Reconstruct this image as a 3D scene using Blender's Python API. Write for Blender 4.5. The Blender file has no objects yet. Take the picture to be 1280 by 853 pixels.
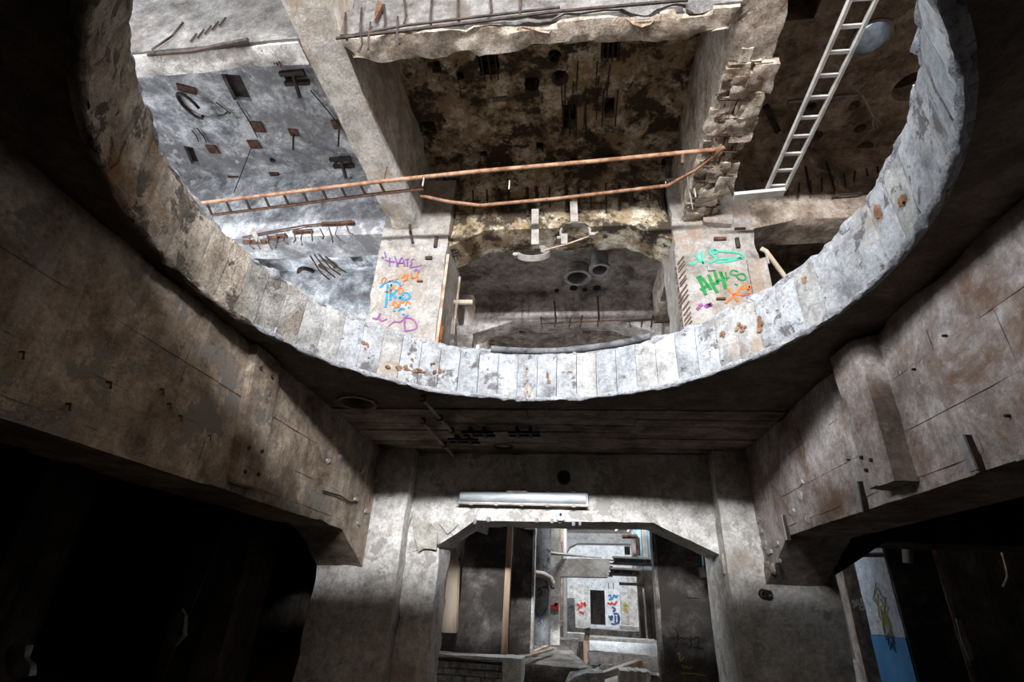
import bpy, bmesh, math, random
from mathutils import Vector, Matrix, noise
random.seed(7)
S = bpy.context.scene
COL = S.collection
ZC = 1.2                                    # camera height above the floor; all z below are given relative to the eye

# ------------------------------------------------------------------ camera
F = 640.0                                   # focal length in px of a 1280x853 frame (18 mm)
def _basis(vx, vy, roll):
    d = Vector((vx-640, vy-426.5, F)).normalized()
    u0 = Vector((math.sin(roll), -math.cos(roll), 0))
    u = (u0 - d*u0.dot(d)).normalized()
    return d.cross(u), d, u
BR, BD, BU = _basis(720, 757, -.008)
cd = bpy.data.cameras.new('camera'); cam = bpy.data.objects.new('camera', cd); COL.objects.link(cam)
cd.sensor_width = 36; cd.lens = 36*F/1280; cd.clip_start = .02; cd.clip_end = 300
cam.matrix_world = Matrix(((BR[0], -BR[1], -BR[2], 0), (BD[0], -BD[1], -BD[2], 0), (BU[0], -BU[1], -BU[2], ZC), (0, 0, 0, 1)))
S.camera = cam

# ------------------------------------------------------------------ world, daylight, added fill lamps, exposure
w = bpy.data.worlds.new('sky'); S.world = w; w.use_nodes = True
bg = w.node_tree.nodes['Background']; bg.inputs[0].default_value = (.72, .82, 1, 1); bg.inputs[1].default_value = .9
def area(name, loc, target, sx, sy, power, col):
    l = bpy.data.lights.new(name, 'AREA'); l.shape = 'RECTANGLE'; l.size = sx; l.size_y = sy; l.energy = power; l.color = col
    o = bpy.data.objects.new(name, l); COL.objects.link(o); o.location = (loc[0], loc[1], loc[2]+ZC)
    d = Vector(target)-Vector(loc); o.rotation_euler = d.to_track_quat('-Z', 'Y').to_euler()
    return o
area('window_daylight_front', (.2, -6.6, 4.97), (-.4, 5, 2.1), 9.5, .42, 5000, (.95, .97, 1))
area('window_daylight_left', (-9.2, 1.5, 5.2), (0, 4.5, 4.6), 7, 2.6, 800, (.86, .93, 1))
area('left_rear_fill', (-9.2, 10.2, 5.0), (1, 12, 1.5), 3, 2.2, 800, (.86, .93, 1))  # added fill lamp in a second opening, brightens the rear bay and hall
area('skylight_far_hall', (.2, 27, 7.6), (.4, 29, 0), 6, 9, 1300, (.9, .95, 1))
area('mid_hall_fill', (.9, 11.85, 7.0), (.7, 13.7, .8), 3.4, .5, 1100, (.9, .95, 1))  # added fill lamp under the closed ceiling, lights the hall fronts
S.view_settings.view_transform = 'Standard'; S.view_settings.look = 'None'
S.view_settings.exposure = 0.0; S.view_settings.gamma = 1; S.view_settings.use_curve_mapping = False

# ------------------------------------------------------------------ helpers
def P(px, py, x=None, y=None, z=None):
    """the point on a plane x=, y= or z= of the place that the pixel looks at (z relative to the eye)"""
    v = Vector((px-640, py-426.5, F)); d = Vector((v.dot(BR), v.dot(BD), v.dot(BU)))
    if x is not None: return d*(x/d.x)
    if y is not None: return d*(y/d.y)
    return d*(z/d.z)
def fb(p, s, o=4): return noise.fractal(Vector(p)*s, 1.0, 2.0, o)

class MB:
    def __init__(self): self.bm = bmesh.new()
    def face(self, vs):
        try: self.bm.faces.new(vs)
        except ValueError: pass
    def hull8(self, c):                     # eight corners: bottom four, top four, same order
        v = [self.bm.verts.new(p) for p in c]
        for q in ((3,2,1,0),(4,5,6,7),(0,1,5,4),(1,2,6,5),(2,3,7,6),(3,0,4,7)): self.face([v[i] for i in q])
        return self
    def box(self, x0, x1, y0, y1, z0, z1):
        return self.hull8([(x0,y0,z0),(x1,y0,z0),(x1,y1,z0),(x0,y1,z0),(x0,y0,z1),(x1,y0,z1),(x1,y1,z1),(x0,y1,z1)])
    def prism(self, poly, d):               # polygon of 3D points pushed along d
        d = Vector(d); a = [self.bm.verts.new(p) for p in poly]; b = [self.bm.verts.new(Vector(p)+d) for p in poly]
        n = len(a); self.face(a[::-1]); self.face(b)
        for i in range(n): self.face([a[i], a[(i+1)%n], b[(i+1)%n], b[i]])
        return self
    def bar(self, a, b, wd, ht, up=(0,0,1)):
        a = Vector(a); b = Vector(b); d = (b-a).normalized(); up = Vector(up)
        if abs(d.dot(up)) > .95: up = Vector((0,1,0))
        s = d.cross(up).normalized()*wd/2; t = s.cross(d).normalized()*ht/2
        return self.hull8([a-s-t, a+s-t, b+s-t, b-s-t, a-s+t, a+s+t, b+s+t, b-s+t])
    def tube(self, pts, r, n=8, caps=True, r1=None):
        pts = [Vector(p) for p in pts]; rings = []
        for i, p in enumerate(pts):
            d = (pts[min(i+1, len(pts)-1)]-pts[max(i-1, 0)]).normalized()
            up = Vector((0,0,1)) if abs(d.z) < .9 else Vector((0,1,0))
            s = d.cross(up).normalized(); t = s.cross(d)
            rr = r if r1 is None else r+(r1-r)*i/(len(pts)-1)
            rings.append([self.bm.verts.new(p+(s*math.cos(k*2*math.pi/n)+t*math.sin(k*2*math.pi/n))*rr) for k in range(n)])
        for a, b in zip(rings, rings[1:]):
            for k in range(n): self.face([a[k], a[(k+1)%n], b[(k+1)%n], b[k]])
        if caps: self.face(rings[0][::-1]); self.face(rings[-1])
        return self
    def pipe(self, a, b, ro, ri, n=20):     # hollow cylinder
        a = Vector(a); b = Vector(b); d = (b-a).normalized(); up = Vector((0,0,1)) if abs(d.z) < .9 else Vector((0,1,0))
        s = d.cross(up).normalized(); t = s.cross(d); R = []
        for p, r in ((a,ro),(b,ro),(b,ri),(a,ri)):
            R.append([self.bm.verts.new(p+(s*math.cos(k*2*math.pi/n)+t*math.sin(k*2*math.pi/n))*r) for k in range(n)])
        for i in range(4):
            for k in range(n): self.face([R[i][k], R[i][(k+1)%n], R[(i+1)%4][(k+1)%n], R[(i+1)%4][k]])
        return self
    def plate(self, outer, holes, d):       # flat outline with holes (3D points in one plane), pushed along d
        d = Vector(d); es = []; loops = []
        for lp in [outer]+holes:
            vs = [self.bm.verts.new(p) for p in lp]; loops.append(vs)
            es += [self.bm.edges.new((vs[i], vs[(i+1)%len(vs)])) for i in range(len(vs))]
        g = bmesh.ops.triangle_fill(self.bm, use_beauty=True, use_dissolve=False, edges=es)
        fs = [f for f in g['geom'] if isinstance(f, bmesh.types.BMFace)]
        mp = {v: self.bm.verts.new(v.co+d) for l in loops for v in l}
        for f in fs: self.face([mp[v] for v in reversed(f.verts)])
        for l in loops:
            for i in range(len(l)): self.face([l[i], l[(i+1)%len(l)], mp[l[(i+1)%len(l)]], mp[l[i]]])
        return self
    def rough(self, res=.15, amp=.012, chip=.0, cs=1.6, thr=.0, seed=0.0, fine=5.0):
        bm = self.bm; bmesh.ops.recalc_face_normals(bm, faces=bm.faces)
        for ax in range(3):
            lo = min(v.co[ax] for v in bm.verts); hi = max(v.co[ax] for v in bm.verts); n = int((hi-lo)/res)
            no = Vector((0,0,0)); no[ax] = 1
            for i in range(1, n+1):
                co = Vector((0,0,0)); co[ax] = lo+(hi-lo)*i/(n+1)
                bmesh.ops.bisect_plane(bm, geom=bm.verts[:]+bm.edges[:]+bm.faces[:], plane_co=co, plane_no=no)
        bm.normal_update()
        sharp = {v for e in bm.edges if len(e.link_faces) == 2 and e.calc_face_angle(0) > .6 for v in e.verts}
        mv = {}
        for v in bm.verts:
            q = v.co+Vector((seed, seed*1.7, 0)); k = amp*(fb(q, fine, 3)+.6*fb(q, 1.3, 2))
            if v in sharp and chip:
                k -= chip*max(0, fb(q, cs, 4)-thr)
            mv[v] = v.normal*k
        for v, o in mv.items(): v.co += o
        return self
    def shear(self, fn):
        for v in self.bm.verts: v.co = Vector(fn(v.co))
        return self
    def build(self, name, mat, parent=None, smooth=None, bevel=0, **tags):
        bm = self.bm
        if bevel: bmesh.ops.bevel(bm, geom=bm.edges[:], offset=bevel, segments=2, affect='EDGES', clamp_overlap=True)
        bmesh.ops.recalc_face_normals(bm, faces=bm.faces)
        xs = [v.co for v in bm.verts]
        o = Vector(((min(c.x for c in xs)+max(c.x for c in xs))/2, (min(c.y for c in xs)+max(c.y for c in xs))/2, min(c.z for c in xs)))
        for v in bm.verts: v.co -= o
        me = bpy.data.meshes.new(name); bm.to_mesh(me); bm.free()
        if smooth is not None:
            for p in me.polygons: p.use_smooth = True
            me.set_sharp_from_angle(angle=math.radians(smooth))
        me.materials.append(M[mat] if isinstance(mat, str) else mat)
        return put(name, me, o, parent, **tags)
def wloc(o):
    v = Vector((0,0,0))
    while o: v = v+o.location; o = o.parent
    return v
def put(name, data, loc, parent=None, rot=None, **tags):
    ob = bpy.data.objects.new(name, data); COL.objects.link(ob)
    L = Vector(loc)+Vector((0,0,ZC))
    if parent: ob.parent = parent; L = L-wloc(parent)
    ob.location = L
    if rot: ob.rotation_euler = rot
    tag(ob, **tags); return ob
def tag(o, label=None, cat=None, group=None, kind=None):
    for k, v in (('label', label), ('category', cat), ('group', group), ('kind', kind)):
        if v: o[k] = v
    return o
def empty(name, loc, label, cat, group=None, kind=None):
    return put(name, None, loc, None, label=label, cat=cat, group=group, kind=kind)

# ------------------------------------------------------------------ materials
M = {}
def new_mat(name):
    m = bpy.data.materials.new(name); m.use_nodes = True; M[name] = m
    nt = m.node_tree; return m, nt, nt.nodes['Principled BSDF']
def nd(nt, t, **kw):
    n = nt.nodes.new(t)
    for k, v in kw.items(): setattr(n, k, v)
    return n
def noi(nt, vec, scale, detail=6, rough=.6, dist=0):
    n = nd(nt, 'ShaderNodeTexNoise'); nt.links.new(vec, n.inputs['Vector'])
    n.inputs['Scale'].default_value = scale; n.inputs['Detail'].default_value = detail
    n.inputs['Roughness'].default_value = rough; n.inputs['Distortion'].default_value = dist
    return n.outputs['Fac']
def ramp(nt, fac, stops):
    r = nd(nt, 'ShaderNodeValToRGB'); nt.links.new(fac, r.inputs[0]); e = r.color_ramp.elements
    while len(e) < len(stops): e.new(.5)
    for i, (p, c) in enumerate(stops): e[i].position = p; e[i].color = (*c, 1) if len(c) == 3 else c
    return r.outputs[0]
def g(v): return (v, v, v)
def mix(nt, fac, a, b, mode='MIX'):
    m = nd(nt, 'ShaderNodeMix', data_type='RGBA', blend_type=mode)
    for sock, val in ((m.inputs[0], fac), (m.inputs[6], a), (m.inputs[7], b)):
        if isinstance(val, (int, float)): sock.default_value = val
        elif isinstance(val, tuple): sock.default_value = (*val, 1)
        else: nt.links.new(val, sock)
    return m.outputs[2]
def mapped(nt, sc=(1,1,1), off=(0,0,0)):
    ge = nd(nt, 'ShaderNodeNewGeometry'); mp = nd(nt, 'ShaderNodeMapping'); nt.links.new(ge.outputs['Position'], mp.inputs[0])
    mp.inputs['Scale'].default_value = sc; mp.inputs['Location'].default_value = off
    return mp.outputs[0]
def concrete(name, dark, mid, light, scale=1.2, stain=None, st_sc=.7, st_at=(.5,.62), peel=None, pl_sc=1.6, pl_at=(.56,.58), streak=None, sk_at=(.52,.75), pits=.5, pit_sc=9, bump=.35, spread=(.3,.5,.7), rough=.9, off=0, vertical=True):
    m, nt, b = new_mat(name); v = mapped(nt, off=(off, off*.7, off*.3))
    n1 = noi(nt, v, scale*1.9, 11, .76); c = ramp(nt, n1, list(zip([.5+(q-.5)*.72 for q in spread], (dark, mid, light))))
    c = mix(nt, .75, c, ramp(nt, noi(nt, v, scale*6, 10, .78), [(.33, g(.35)), (.52, g(.9)), (.68, g(1))]), 'MULTIPLY')
    fine = noi(nt, v, 30, 6, .75); c = mix(nt, .6, c, ramp(nt, fine, [(.32, g(.4)), (.6, g(1))]), 'MULTIPLY')
    hs = nd(nt, 'ShaderNodeHueSaturation'); nt.links.new(c, hs.inputs['Color']); hs.inputs['Value'].default_value = 1.25; c = hs.outputs[0]
    if stain:
        c = mix(nt, ramp(nt, noi(nt, v, st_sc*2.2, 10, .74, .4), [(st_at[0]-.03, g(0)), (st_at[1]-.05, g(1))]), c, stain)
    h2 = None
    if peel:
        pm = ramp(nt, noi(nt, v, pl_sc*2, 10, .72, .2), [(pl_at[0]-.035, g(0)), (pl_at[1]-.035, g(1))]); c = mix(nt, pm, c, peel); h2 = pm
    if streak:
        vs = mapped(nt, sc=(3.2, 3.2, .28) if vertical else (.28, 3.2, 3.2), off=(off+3, 0, 0))
        c = mix(nt, ramp(nt, noi(nt, vs, 2.2, 6, .6), [(sk_at[0], g(0)), (sk_at[1], g(1))]), c, streak)
    if pits:
        pn = noi(nt, v, pit_sc, 8, .75); c = mix(nt, ramp(nt, pn, [(.60, g(0)), (.68, g(pits))]), c, tuple(x*.25 for x in dark))
    nt.links.new(c, b.inputs['Base Color']); b.inputs['Roughness'].default_value = rough
    b.inputs['Specular IOR Level'].default_value = .25
    h = mix(nt, .45, noi(nt, v, 7, 10, .75), noi(nt, v, 45, 4, .7))
    if h2 is not None: h = mix(nt, .25, h, h2)
    bp = nd(nt, 'ShaderNodeBump'); bp.inputs['Strength'].default_value = min(1, bump*1.6); bp.inputs['Distance'].default_value = .07
    nt.links.new(h, bp.inputs['Height']); nt.links.new(bp.outputs[0], b.inputs['Normal'])
    return m
def simple(name, c1, c2, scale=6, rough=.6, metal=0, bump=.2, stretch=(1,1,1), spread=(.38,.64)):
    m, nt, b = new_mat(name); v = mapped(nt, sc=stretch); n = noi(nt, v, scale, 7, .65)
    nt.links.new(ramp(nt, n, [(spread[0], c1), (spread[1], c2)]), b.inputs['Base Color'])
    b.inputs['Roughness'].default_value = rough; b.inputs['Metallic'].default_value = metal
    bp = nd(nt, 'ShaderNodeBump'); bp.inputs['Strength'].default_value = bump; bp.inputs['Distance'].default_value = .02
    nt.links.new(noi(nt, v, scale*4, 6, .7), bp.inputs['Height']); nt.links.new(bp.outputs[0], b.inputs['Normal'])
    return m
concrete('conc_tan', (.16,.115,.08), (.38,.30,.225), (.56,.47,.375), 1.0, stain=(.13,.085,.055), st_at=(.52,.72), peel=(.24,.215,.19), pl_sc=1.1, pl_at=(.60,.615), streak=(.46,.42,.36), sk_at=(.58,.8))
concrete('conc_mauve', (.24,.20,.175), (.46,.40,.37), (.66,.61,.58), 1.0, stain=(.21,.125,.08), st_at=(.52,.70), peel=(.50,.49,.49), pl_sc=1.6, pl_at=(.69,.71), streak=(.23,.17,.13), sk_at=(.56,.8), off=4)
concrete('conc_pale', (.36,.335,.305), (.63,.60,.565), (.80,.785,.755), 1.1, stain=(.38,.29,.21), st_at=(.55,.78), peel=(.40,.37,.34), pl_sc=1.5, pl_at=(.60,.62), streak=(.70,.69,.67), sk_at=(.6,.85), off=8)
concrete('conc_column', (.18,.155,.13), (.335,.305,.275), (.43,.41,.385), .9, stain=(.29,.20,.14), st_at=(.54,.72), peel=(.30,.265,.23), pl_sc=1.2, pl_at=(.62,.64), off=13, pits=.4)
concrete('conc_beam_top', (.30,.26,.22), (.56,.52,.47), (.74,.71,.67), .9, stain=(.36,.26,.17), st_at=(.54,.7), peel=(.42,.37,.32), pl_sc=1.2, pl_at=(.6,.63), off=15, pits=.6)
concrete('rim_half', (.15,.135,.12), (.30,.28,.255), (.42,.40,.375), 1.5, stain=(.26,.19,.13), st_at=(.55,.72), peel=(.14,.12,.105), pl_sc=1.6, pl_at=(.6,.63), off=57, pits=.9, bump=.7)
concrete('rim_grey', (.14,.143,.15), (.285,.295,.31), (.39,.40,.42), 1.3, stain=(.22,.19,.16), st_at=(.58,.74), peel=(.09,.085,.085), pl_sc=1.5, pl_at=(.62,.65), streak=(.20,.215,.24), sk_at=(.54,.72), off=52, pits=.8, pit_sc=6)
concrete('rim_cream', (.16,.155,.15), (.315,.31,.30), (.42,.415,.405), 1.3, stain=(.26,.17,.10), st_at=(.60,.74), peel=(.13,.12,.11), pl_sc=1.3, pl_at=(.66,.68), streak=(.29,.26,.225), sk_at=(.56,.75), off=53, pits=.7, pit_sc=6)
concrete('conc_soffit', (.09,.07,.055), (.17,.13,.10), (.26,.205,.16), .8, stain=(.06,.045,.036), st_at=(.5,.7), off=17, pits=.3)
concrete('conc_board', (.13,.10,.075), (.29,.225,.175), (.44,.36,.29), 1.1, stain=(.06,.045,.034), st_at=(.52,.7), streak=(.10,.075,.055), vertical=False, off=21, pits=.2)
concrete('conc_patchy', (.08,.057,.037), (.38,.30,.20), (.80,.73,.60), 1.0, stain=(.36,.26,.15), st_sc=.8, st_at=(.52,.64), peel=(.065,.047,.032), pl_sc=.75, pl_at=(.55,.60), pits=.9, pit_sc=5, off=25, bump=.7, spread=(.40,.5,.62))
concrete('conc_bluegrey', (.18,.18,.195), (.46,.47,.49), (.78,.79,.81), 1.0, spread=(.36,.5,.6), stain=(.24,.235,.245), st_sc=.45, st_at=(.5,.66), peel=(.63,.63,.64), pl_sc=.8, pl_at=(.62,.65), off=31, pits=.6)
concrete('conc_brown', (.16,.12,.09), (.42,.335,.265), (.68,.59,.49), .9, stain=(.15,.11,.08), st_at=(.5,.66), peel=(.58,.5,.42), pl_sc=.6, pl_at=(.62,.66), off=37, pits=.8, bump=.6)
concrete('conc_greydark', (.15,.13,.12), (.32,.285,.26), (.52,.48,.45), .9, stain=(.085,.07,.062), st_at=(.5,.66), streak=(.07,.055,.045), sk_at=(.6,.75), off=41, pits=.7)
concrete('conc_back', (.24,.21,.19), (.50,.455,.42), (.70,.655,.61), .9, stain=(.15,.125,.11), st_at=(.5,.66), streak=(.10,.08,.065), sk_at=(.6,.75), off=43, pits=.8)
concrete('conc_cross', (.08,.073,.07), (.17,.16,.152), (.27,.255,.24), 1.2, stain=(.10,.08,.065), st_at=(.55,.7), off=44, pits=.8)
concrete('conc_broken', (.22,.165,.12), (.52,.43,.345), (.76,.68,.59), 2.2, stain=(.20,.13,.08), st_at=(.55,.7), off=45, pits=.9, bump=.9)
concrete('rim_white', (.17,.17,.175), (.32,.325,.335), (.42,.43,.44), 1.3, stain=(.30,.25,.20), st_sc=.9, st_at=(.60,.74), peel=(.11,.10,.10), pl_sc=1.9, pl_at=(.60,.63), streak=(.34,.37,.42), sk_at=(.56,.75), off=51, pits=.7, pit_sc=6)
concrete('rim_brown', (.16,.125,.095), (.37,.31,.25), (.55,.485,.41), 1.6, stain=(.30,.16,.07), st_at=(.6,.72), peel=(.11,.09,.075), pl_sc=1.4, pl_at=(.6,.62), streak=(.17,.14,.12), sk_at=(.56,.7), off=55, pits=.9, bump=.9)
concrete('crumb_white', (.26,.26,.28), (.40,.40,.42), (.49,.49,.50), 4, off=59, pits=.8, pit_sc=16, bump=.9)
concrete('floor_rubble', (.12,.105,.09), (.27,.25,.225), (.44,.42,.39), 1.2, stain=(.09,.08,.07), st_at=(.5,.66), off=63, bump=.8)
concrete('pier_soot_shade', (.045,.038,.034), (.13,.115,.105), (.30,.28,.265), .6, stain=(.05,.043,.038), st_sc=.35, st_at=(.48,.62), off=67, pits=.4)
concrete('plaster_white', (.62,.63,.63), (.76,.77,.77), (.84,.85,.85), .8, stain=(.60,.60,.52), st_at=(.58,.8), off=71, pits=.25, bump=.15)
concrete('plaster_flake', (.30,.27,.23), (.46,.43,.38), (.58,.555,.51), 2, off=74, pits=.4)
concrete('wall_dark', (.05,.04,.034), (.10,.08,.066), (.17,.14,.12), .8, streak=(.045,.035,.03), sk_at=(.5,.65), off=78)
concrete('brick_grey', (.22,.228,.235), (.42,.435,.45), (.64,.66,.69), 2.5, stain=(.15,.135,.12), st_at=(.55,.7), off=82)
concrete('white_paint_column', (.42,.47,.56), (.60,.66,.76), (.72,.77,.84), 1.2, stain=(.42,.44,.42), st_at=(.62,.8), off=86, pits=.3)
simple('rust', (.045,.02,.012), (.17,.08,.042), 9, .85, .1, .5)
simple('rust_orange', (.17,.07,.03), (.40,.24,.15), 7, .85, .05, .4)
simple('rust_pale', (.24,.15,.095), (.52,.42,.33), 4, .85, 0, .4)
simple('rust_stain', (.085,.036,.016), (.24,.12,.055), 12, .95, 0, .2)
simple('iron', (.020,.016,.014), (.075,.05,.038), 8, .8, .3, .4)
simple('steel_grey', (.22,.21,.20), (.45,.44,.43), 6, .5, .6, .2)
simple('steel_pale', (.22,.195,.17), (.42,.38,.34), 5, .7, .1, .2)
simple('white_metal', (.34,.325,.305), (.54,.52,.49), 4, .5, .1, .1)
simple('wood', (.26,.165,.10), (.50,.38,.27), 5, .8, 0, .3, (1,1,.15))
simple('wood_pale', (.36,.28,.20), (.58,.49,.39), 5, .8, 0, .3, (1,1,.15))
simple('wood_grey', (.28,.25,.22), (.52,.48,.44), 5, .85, 0, .3)
simple('rubber_dark', (.02,.02,.021), (.16,.16,.165), 5, .9, 0, .7)
simple('blue_steel', (.22,.46,.60), (.55,.71,.80), 3, .6, .05, .15)
simple('blue_paint', (.015,.16,.42), (.03,.27,.62), 2, .6, 0, .1)
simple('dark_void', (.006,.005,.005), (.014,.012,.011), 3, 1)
simple('cover_plastic', (.50,.54,.56), (.74,.77,.78), 3, .35, 0, .05, (1,1,4))
simple('teal_frame', (.06,.15,.19), (.10,.22,.27), 3, .7)
simple('rope', (.26,.24,.21), (.42,.40,.36), 10, .9)
simple('plastic_red', (.30,.02,.02), (.42,.05,.04), 4, .6)
for nm, c in dict(spray_purple=(.17,.06,.27), spray_orange=(.46,.14,.03), spray_blue=(.015,.22,.42), spray_teal=(.06,.40,.28), spray_green=(.008,.20,.04), spray_red=(.62,.03,.03), spray_navy=(.03,.08,.22), spray_black=(.012,.012,.014), spray_yellow=(.42,.36,.10), spray_grey=(.75,.75,.75), spray_magenta=(.24,.06,.22)).items():
    simple(nm, tuple(x*.85 for x in c), tuple(min(1, x*1.12) for x in c), 14, .8, 0, .05)

def circle(cx, cy, r, z, n=24, a0=0): return [(cx+r*math.cos(a0+k*2*math.pi/n), cy+r*math.sin(a0+k*2*math.pi/n), z) for k in range(n)]
def rect(cx, cy, sx, sy, z, a=0):
    c, s = math.cos(a), math.sin(a)
    return [(cx+u*c*sx/2-v*s*sy/2, cy+u*s*sx/2+v*c*sy/2, z) for u, v in ((-1,-1),(1,-1),(1,1),(-1,1))]
def outline(x0, x1, y0, y1, z): return [(x0,y0,z),(x1,y0,z),(x1,y1,z),(x0,y1,z)]

# ================================================================== SETTING
CX, CY, R0 = -.41, 2.87, 2.36               # the round opening
ZS, ZT = 2.0, 2.52                          # soffit and top of the slab
ZB, ZR = 6.2, 7.9                           # underside of the upper beams, upper ceiling
m = MB(); m.box(-10, 10, -7.5, 40, -1.5, -1.2)
m.build('floor', 'floor_rubble', label='dusty concrete floor of the lower storey and far hall', kind='structure')

# lower slab with the big round opening
holes = [circle(CX, CY, R0+.05, ZS, 96), circle(-2.52, 5.42, .2, ZS, 20), circle(-1.02, 7.18, .12, ZS, 16)]
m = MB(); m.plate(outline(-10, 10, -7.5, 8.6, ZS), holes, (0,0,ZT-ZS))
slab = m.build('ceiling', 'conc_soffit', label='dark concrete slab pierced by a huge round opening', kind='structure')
NP = 68
for k in range(NP):                         # board-marked concrete panels lining the opening
    a0 = 2*math.pi*k/NP; a1 = 2*math.pi*(k+1)/NP; am = (a0+a1)/2
    deg = math.degrees(am) % 360
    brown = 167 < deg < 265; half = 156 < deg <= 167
    gap = .0015+.0025*random.random(); dr = random.uniform(-.005, .005); zt = ZT+random.uniform(-.015, .03); zb = ZS-.02
    m = MB(); nu, nv = 4, 6; grid = []
    for j in range(nv+1):
        row = []
        for i in range(nu+1):
            t = i/nu; a = a0+(a1-a0)*t+(gap/R0)*(1-2*t)
            z = zb+(zt-zb)*j/nv
            r = R0+dr+.010*fb((a*6, z*3, 1), 2.0)+(.02 if brown else .006)*fb((a*14, z*8, 5), 1.0, 3)
            if i in (0, nu): r += .004
            if j in (0, nv): r += .008+.03*max(0, fb((a*22, j, 9), 1.0)); 
            if j == nv: z += .028*fb((a*18, 3, 2), 1.0)
            if j == 0: z += .018*fb((a*30, 7, 4), 1.0)
            row.append(m.bm.verts.new((CX+r*math.cos(a), CY+r*math.sin(a), z)))
        grid.append(row)
    back = [[m.bm.verts.new((CX+(R0+.08)*math.cos(a), CY+(R0+.08)*math.sin(a), z)) for a in (a0+gap/R0, a1-gap/R0)] for z in (zb+.02, zt)]
    for j in range(nv):
        for i in range(nu): m.face([grid[j][i], grid[j][i+1], grid[j+1][i+1], grid[j+1][i]])
    m.face(grid[0]+[back[0][1], back[0][0]]); m.face(grid[nv]+[back[1][1], back[1][0]])
    m.face([r[0] for r in grid]+[back[1][0], back[0][0]]); m.face([r[nu] for r in grid]+[back[1][1], back[0][1]])
    m.face([back[0][0], back[0][1], back[1][1], back[1][0]])
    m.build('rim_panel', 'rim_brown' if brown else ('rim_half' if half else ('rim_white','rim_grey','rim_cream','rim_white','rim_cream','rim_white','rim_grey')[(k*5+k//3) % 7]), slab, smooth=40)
def rim_roll(name, a0, a1, r, z, rad, amp, mat, n=8, sub=None):
    m = MB(); N = int((a1-a0)*46)
    pts = []
    rings = []
    for i in range(N+1):
        a = a0+(a1-a0)*i/N; rr = rad*(1+amp*fb((a*9, 2, rad*50), 1.5, 4)); c = Vector((CX+r*math.cos(a), CY+r*math.sin(a), z+rad*.5*amp*fb((a*5, 8, 1), 1.2)))
        e = Vector((math.cos(a), math.sin(a), 0))
        rings.append([m.bm.verts.new(c+(e*math.cos(q)+Vector((0,0,1))*math.sin(q))*max(.004, rr*(1+.5*amp*fb((a*30, q*2, 4), 1.0)))) for q in [2*math.pi*h/n for h in range(n)]])
    for p, q in zip(rings, rings[1:]):
        for h in range(n): m.face([p[h], p[(h+1)%n], q[(h+1)%n], q[h]])
    m.face(rings[0][::-1]); m.face(rings[-1])
    return m.build(name, mat, slab, smooth=50)
o = rim_roll('crumbling_lip', math.radians(-95), math.radians(165), R0+.022, ZS-.012, .026, .9, 'crumb_white'); o['label'] = 'crumbling white lower edge of the opening'
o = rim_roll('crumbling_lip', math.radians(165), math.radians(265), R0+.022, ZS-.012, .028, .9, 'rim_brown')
o = rim_roll('broken_top_edge', math.radians(-60), math.radians(240), R0+.05, ZT+.0, .04, 1.0, 'crumb_white'); o['label'] = 'broken pale top edge of the opening'
o = rim_roll('edge_strip', math.radians(59), math.radians(103), R0-.002, ZT+.035, .038, .15, 'rubber_dark'); o['label'] = 'dark curved edging strip on the rim'
# form boards whose pieces show in the soffit behind the opening
yb = 5.62
for k, wd in enumerate((.30, .26, .27, .24, .30, .22, .2)):
    cuts = [-2.92, -.55+.35*((k*7) % 3), 2.31] if k % 2 == 0 else [-2.92, .72, 2.31]
    for xa, xb in zip(cuts, cuts[1:]):
        dz = random.uniform(.004, .022)
        MB().box(xa+.004, xb-.004, yb+.006, yb+wd-.006, ZS-dz, ZS+.01).rough(.35, .006).build('form_board', 'conc_board', slab, smooth=30)
    yb += wd
MB().pipe((-2.52,5.42,ZS-.025), (-2.52,5.42,ZS+.4), .235, .19, 24).build('duct_collar', 'conc_board', slab, smooth=40)
MB().pipe((-1.02,7.18,ZS-.025), (-1.02,7.18,ZS+.4), .15, .115, 20).build('duct_collar', 'iron', slab, smooth=40)
for q in ((-2.52,5.42,.26), (-1.02,7.18,.16)): MB().plate(circle(q[0], q[1], q[2], ZT+.02), [], (0,0,.03)).build('duct_cap', 'wall_dark', slab)
# rust blots on the rim, irregular thin crusts
def on_rim(px, py):                         # pixel -> angle and height on the ring
    v = Vector((px-640, py-426.5, F)); d = Vector((v.dot(BR), v.dot(BD), v.dot(BU)))
    A = d.x**2+d.y**2; Bq = -2*(d.x*CX+d.y*CY); C = CX**2+CY**2-R0**2
    t = (-Bq+math.sqrt(Bq*Bq-4*A*C))/(2*A); p = d*t
    return math.atan2(p.y-CY, p.x-CX), p.z
def rim_blot(px, py, sw, sh, mat):
    a, z = on_rim(px, py); m = MB(); n = 14; ring = []; rr = R0-.012
    for r_ in (rr, rr+.012):
        ring.append([m.bm.verts.new((CX+r_*math.cos(a+k1), CY+r_*math.sin(a+k1), z+k2)) for k1, k2 in [(sw*math.cos(t)*(1+.45*fb((t*2, px, 0), .7))/R0, sh*math.sin(t)*(1+.45*fb((t*2, py, 3), .7))) for t in [2*math.pi*i/n for i in range(n)]]])
    m.face(ring[0])
    for i in range(n): m.face([ring[0][i], ring[0][(i+1)%n], ring[1][(i+1)%n], ring[1][i]])
    m.build('rust_crust', mat, slab)
for b in ((498,460,.085,.03), (522,464,.10,.022), (548,465,.035,.04), (455,430,.025,.04), (685,474,.02,.075), (712,466,.05,.014), (928,412,.05,.04), (950,404,.04,.06), (903,419,.03,.028), (1008,352,.03,.05), (1098,266,.03,.08), (1128,250,.04,.05), (540,455,.03,.015), (515,450,.02,.02)):
    for _ in range(7): rim_blot(b[0]+random.gauss(0,1)*b[2]*70, b[1]+random.gauss(0,1)*b[3]*60, b[2]*random.uniform(.18,.5), b[3]*random.uniform(.2,.55), 'rust_stain')
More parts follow.
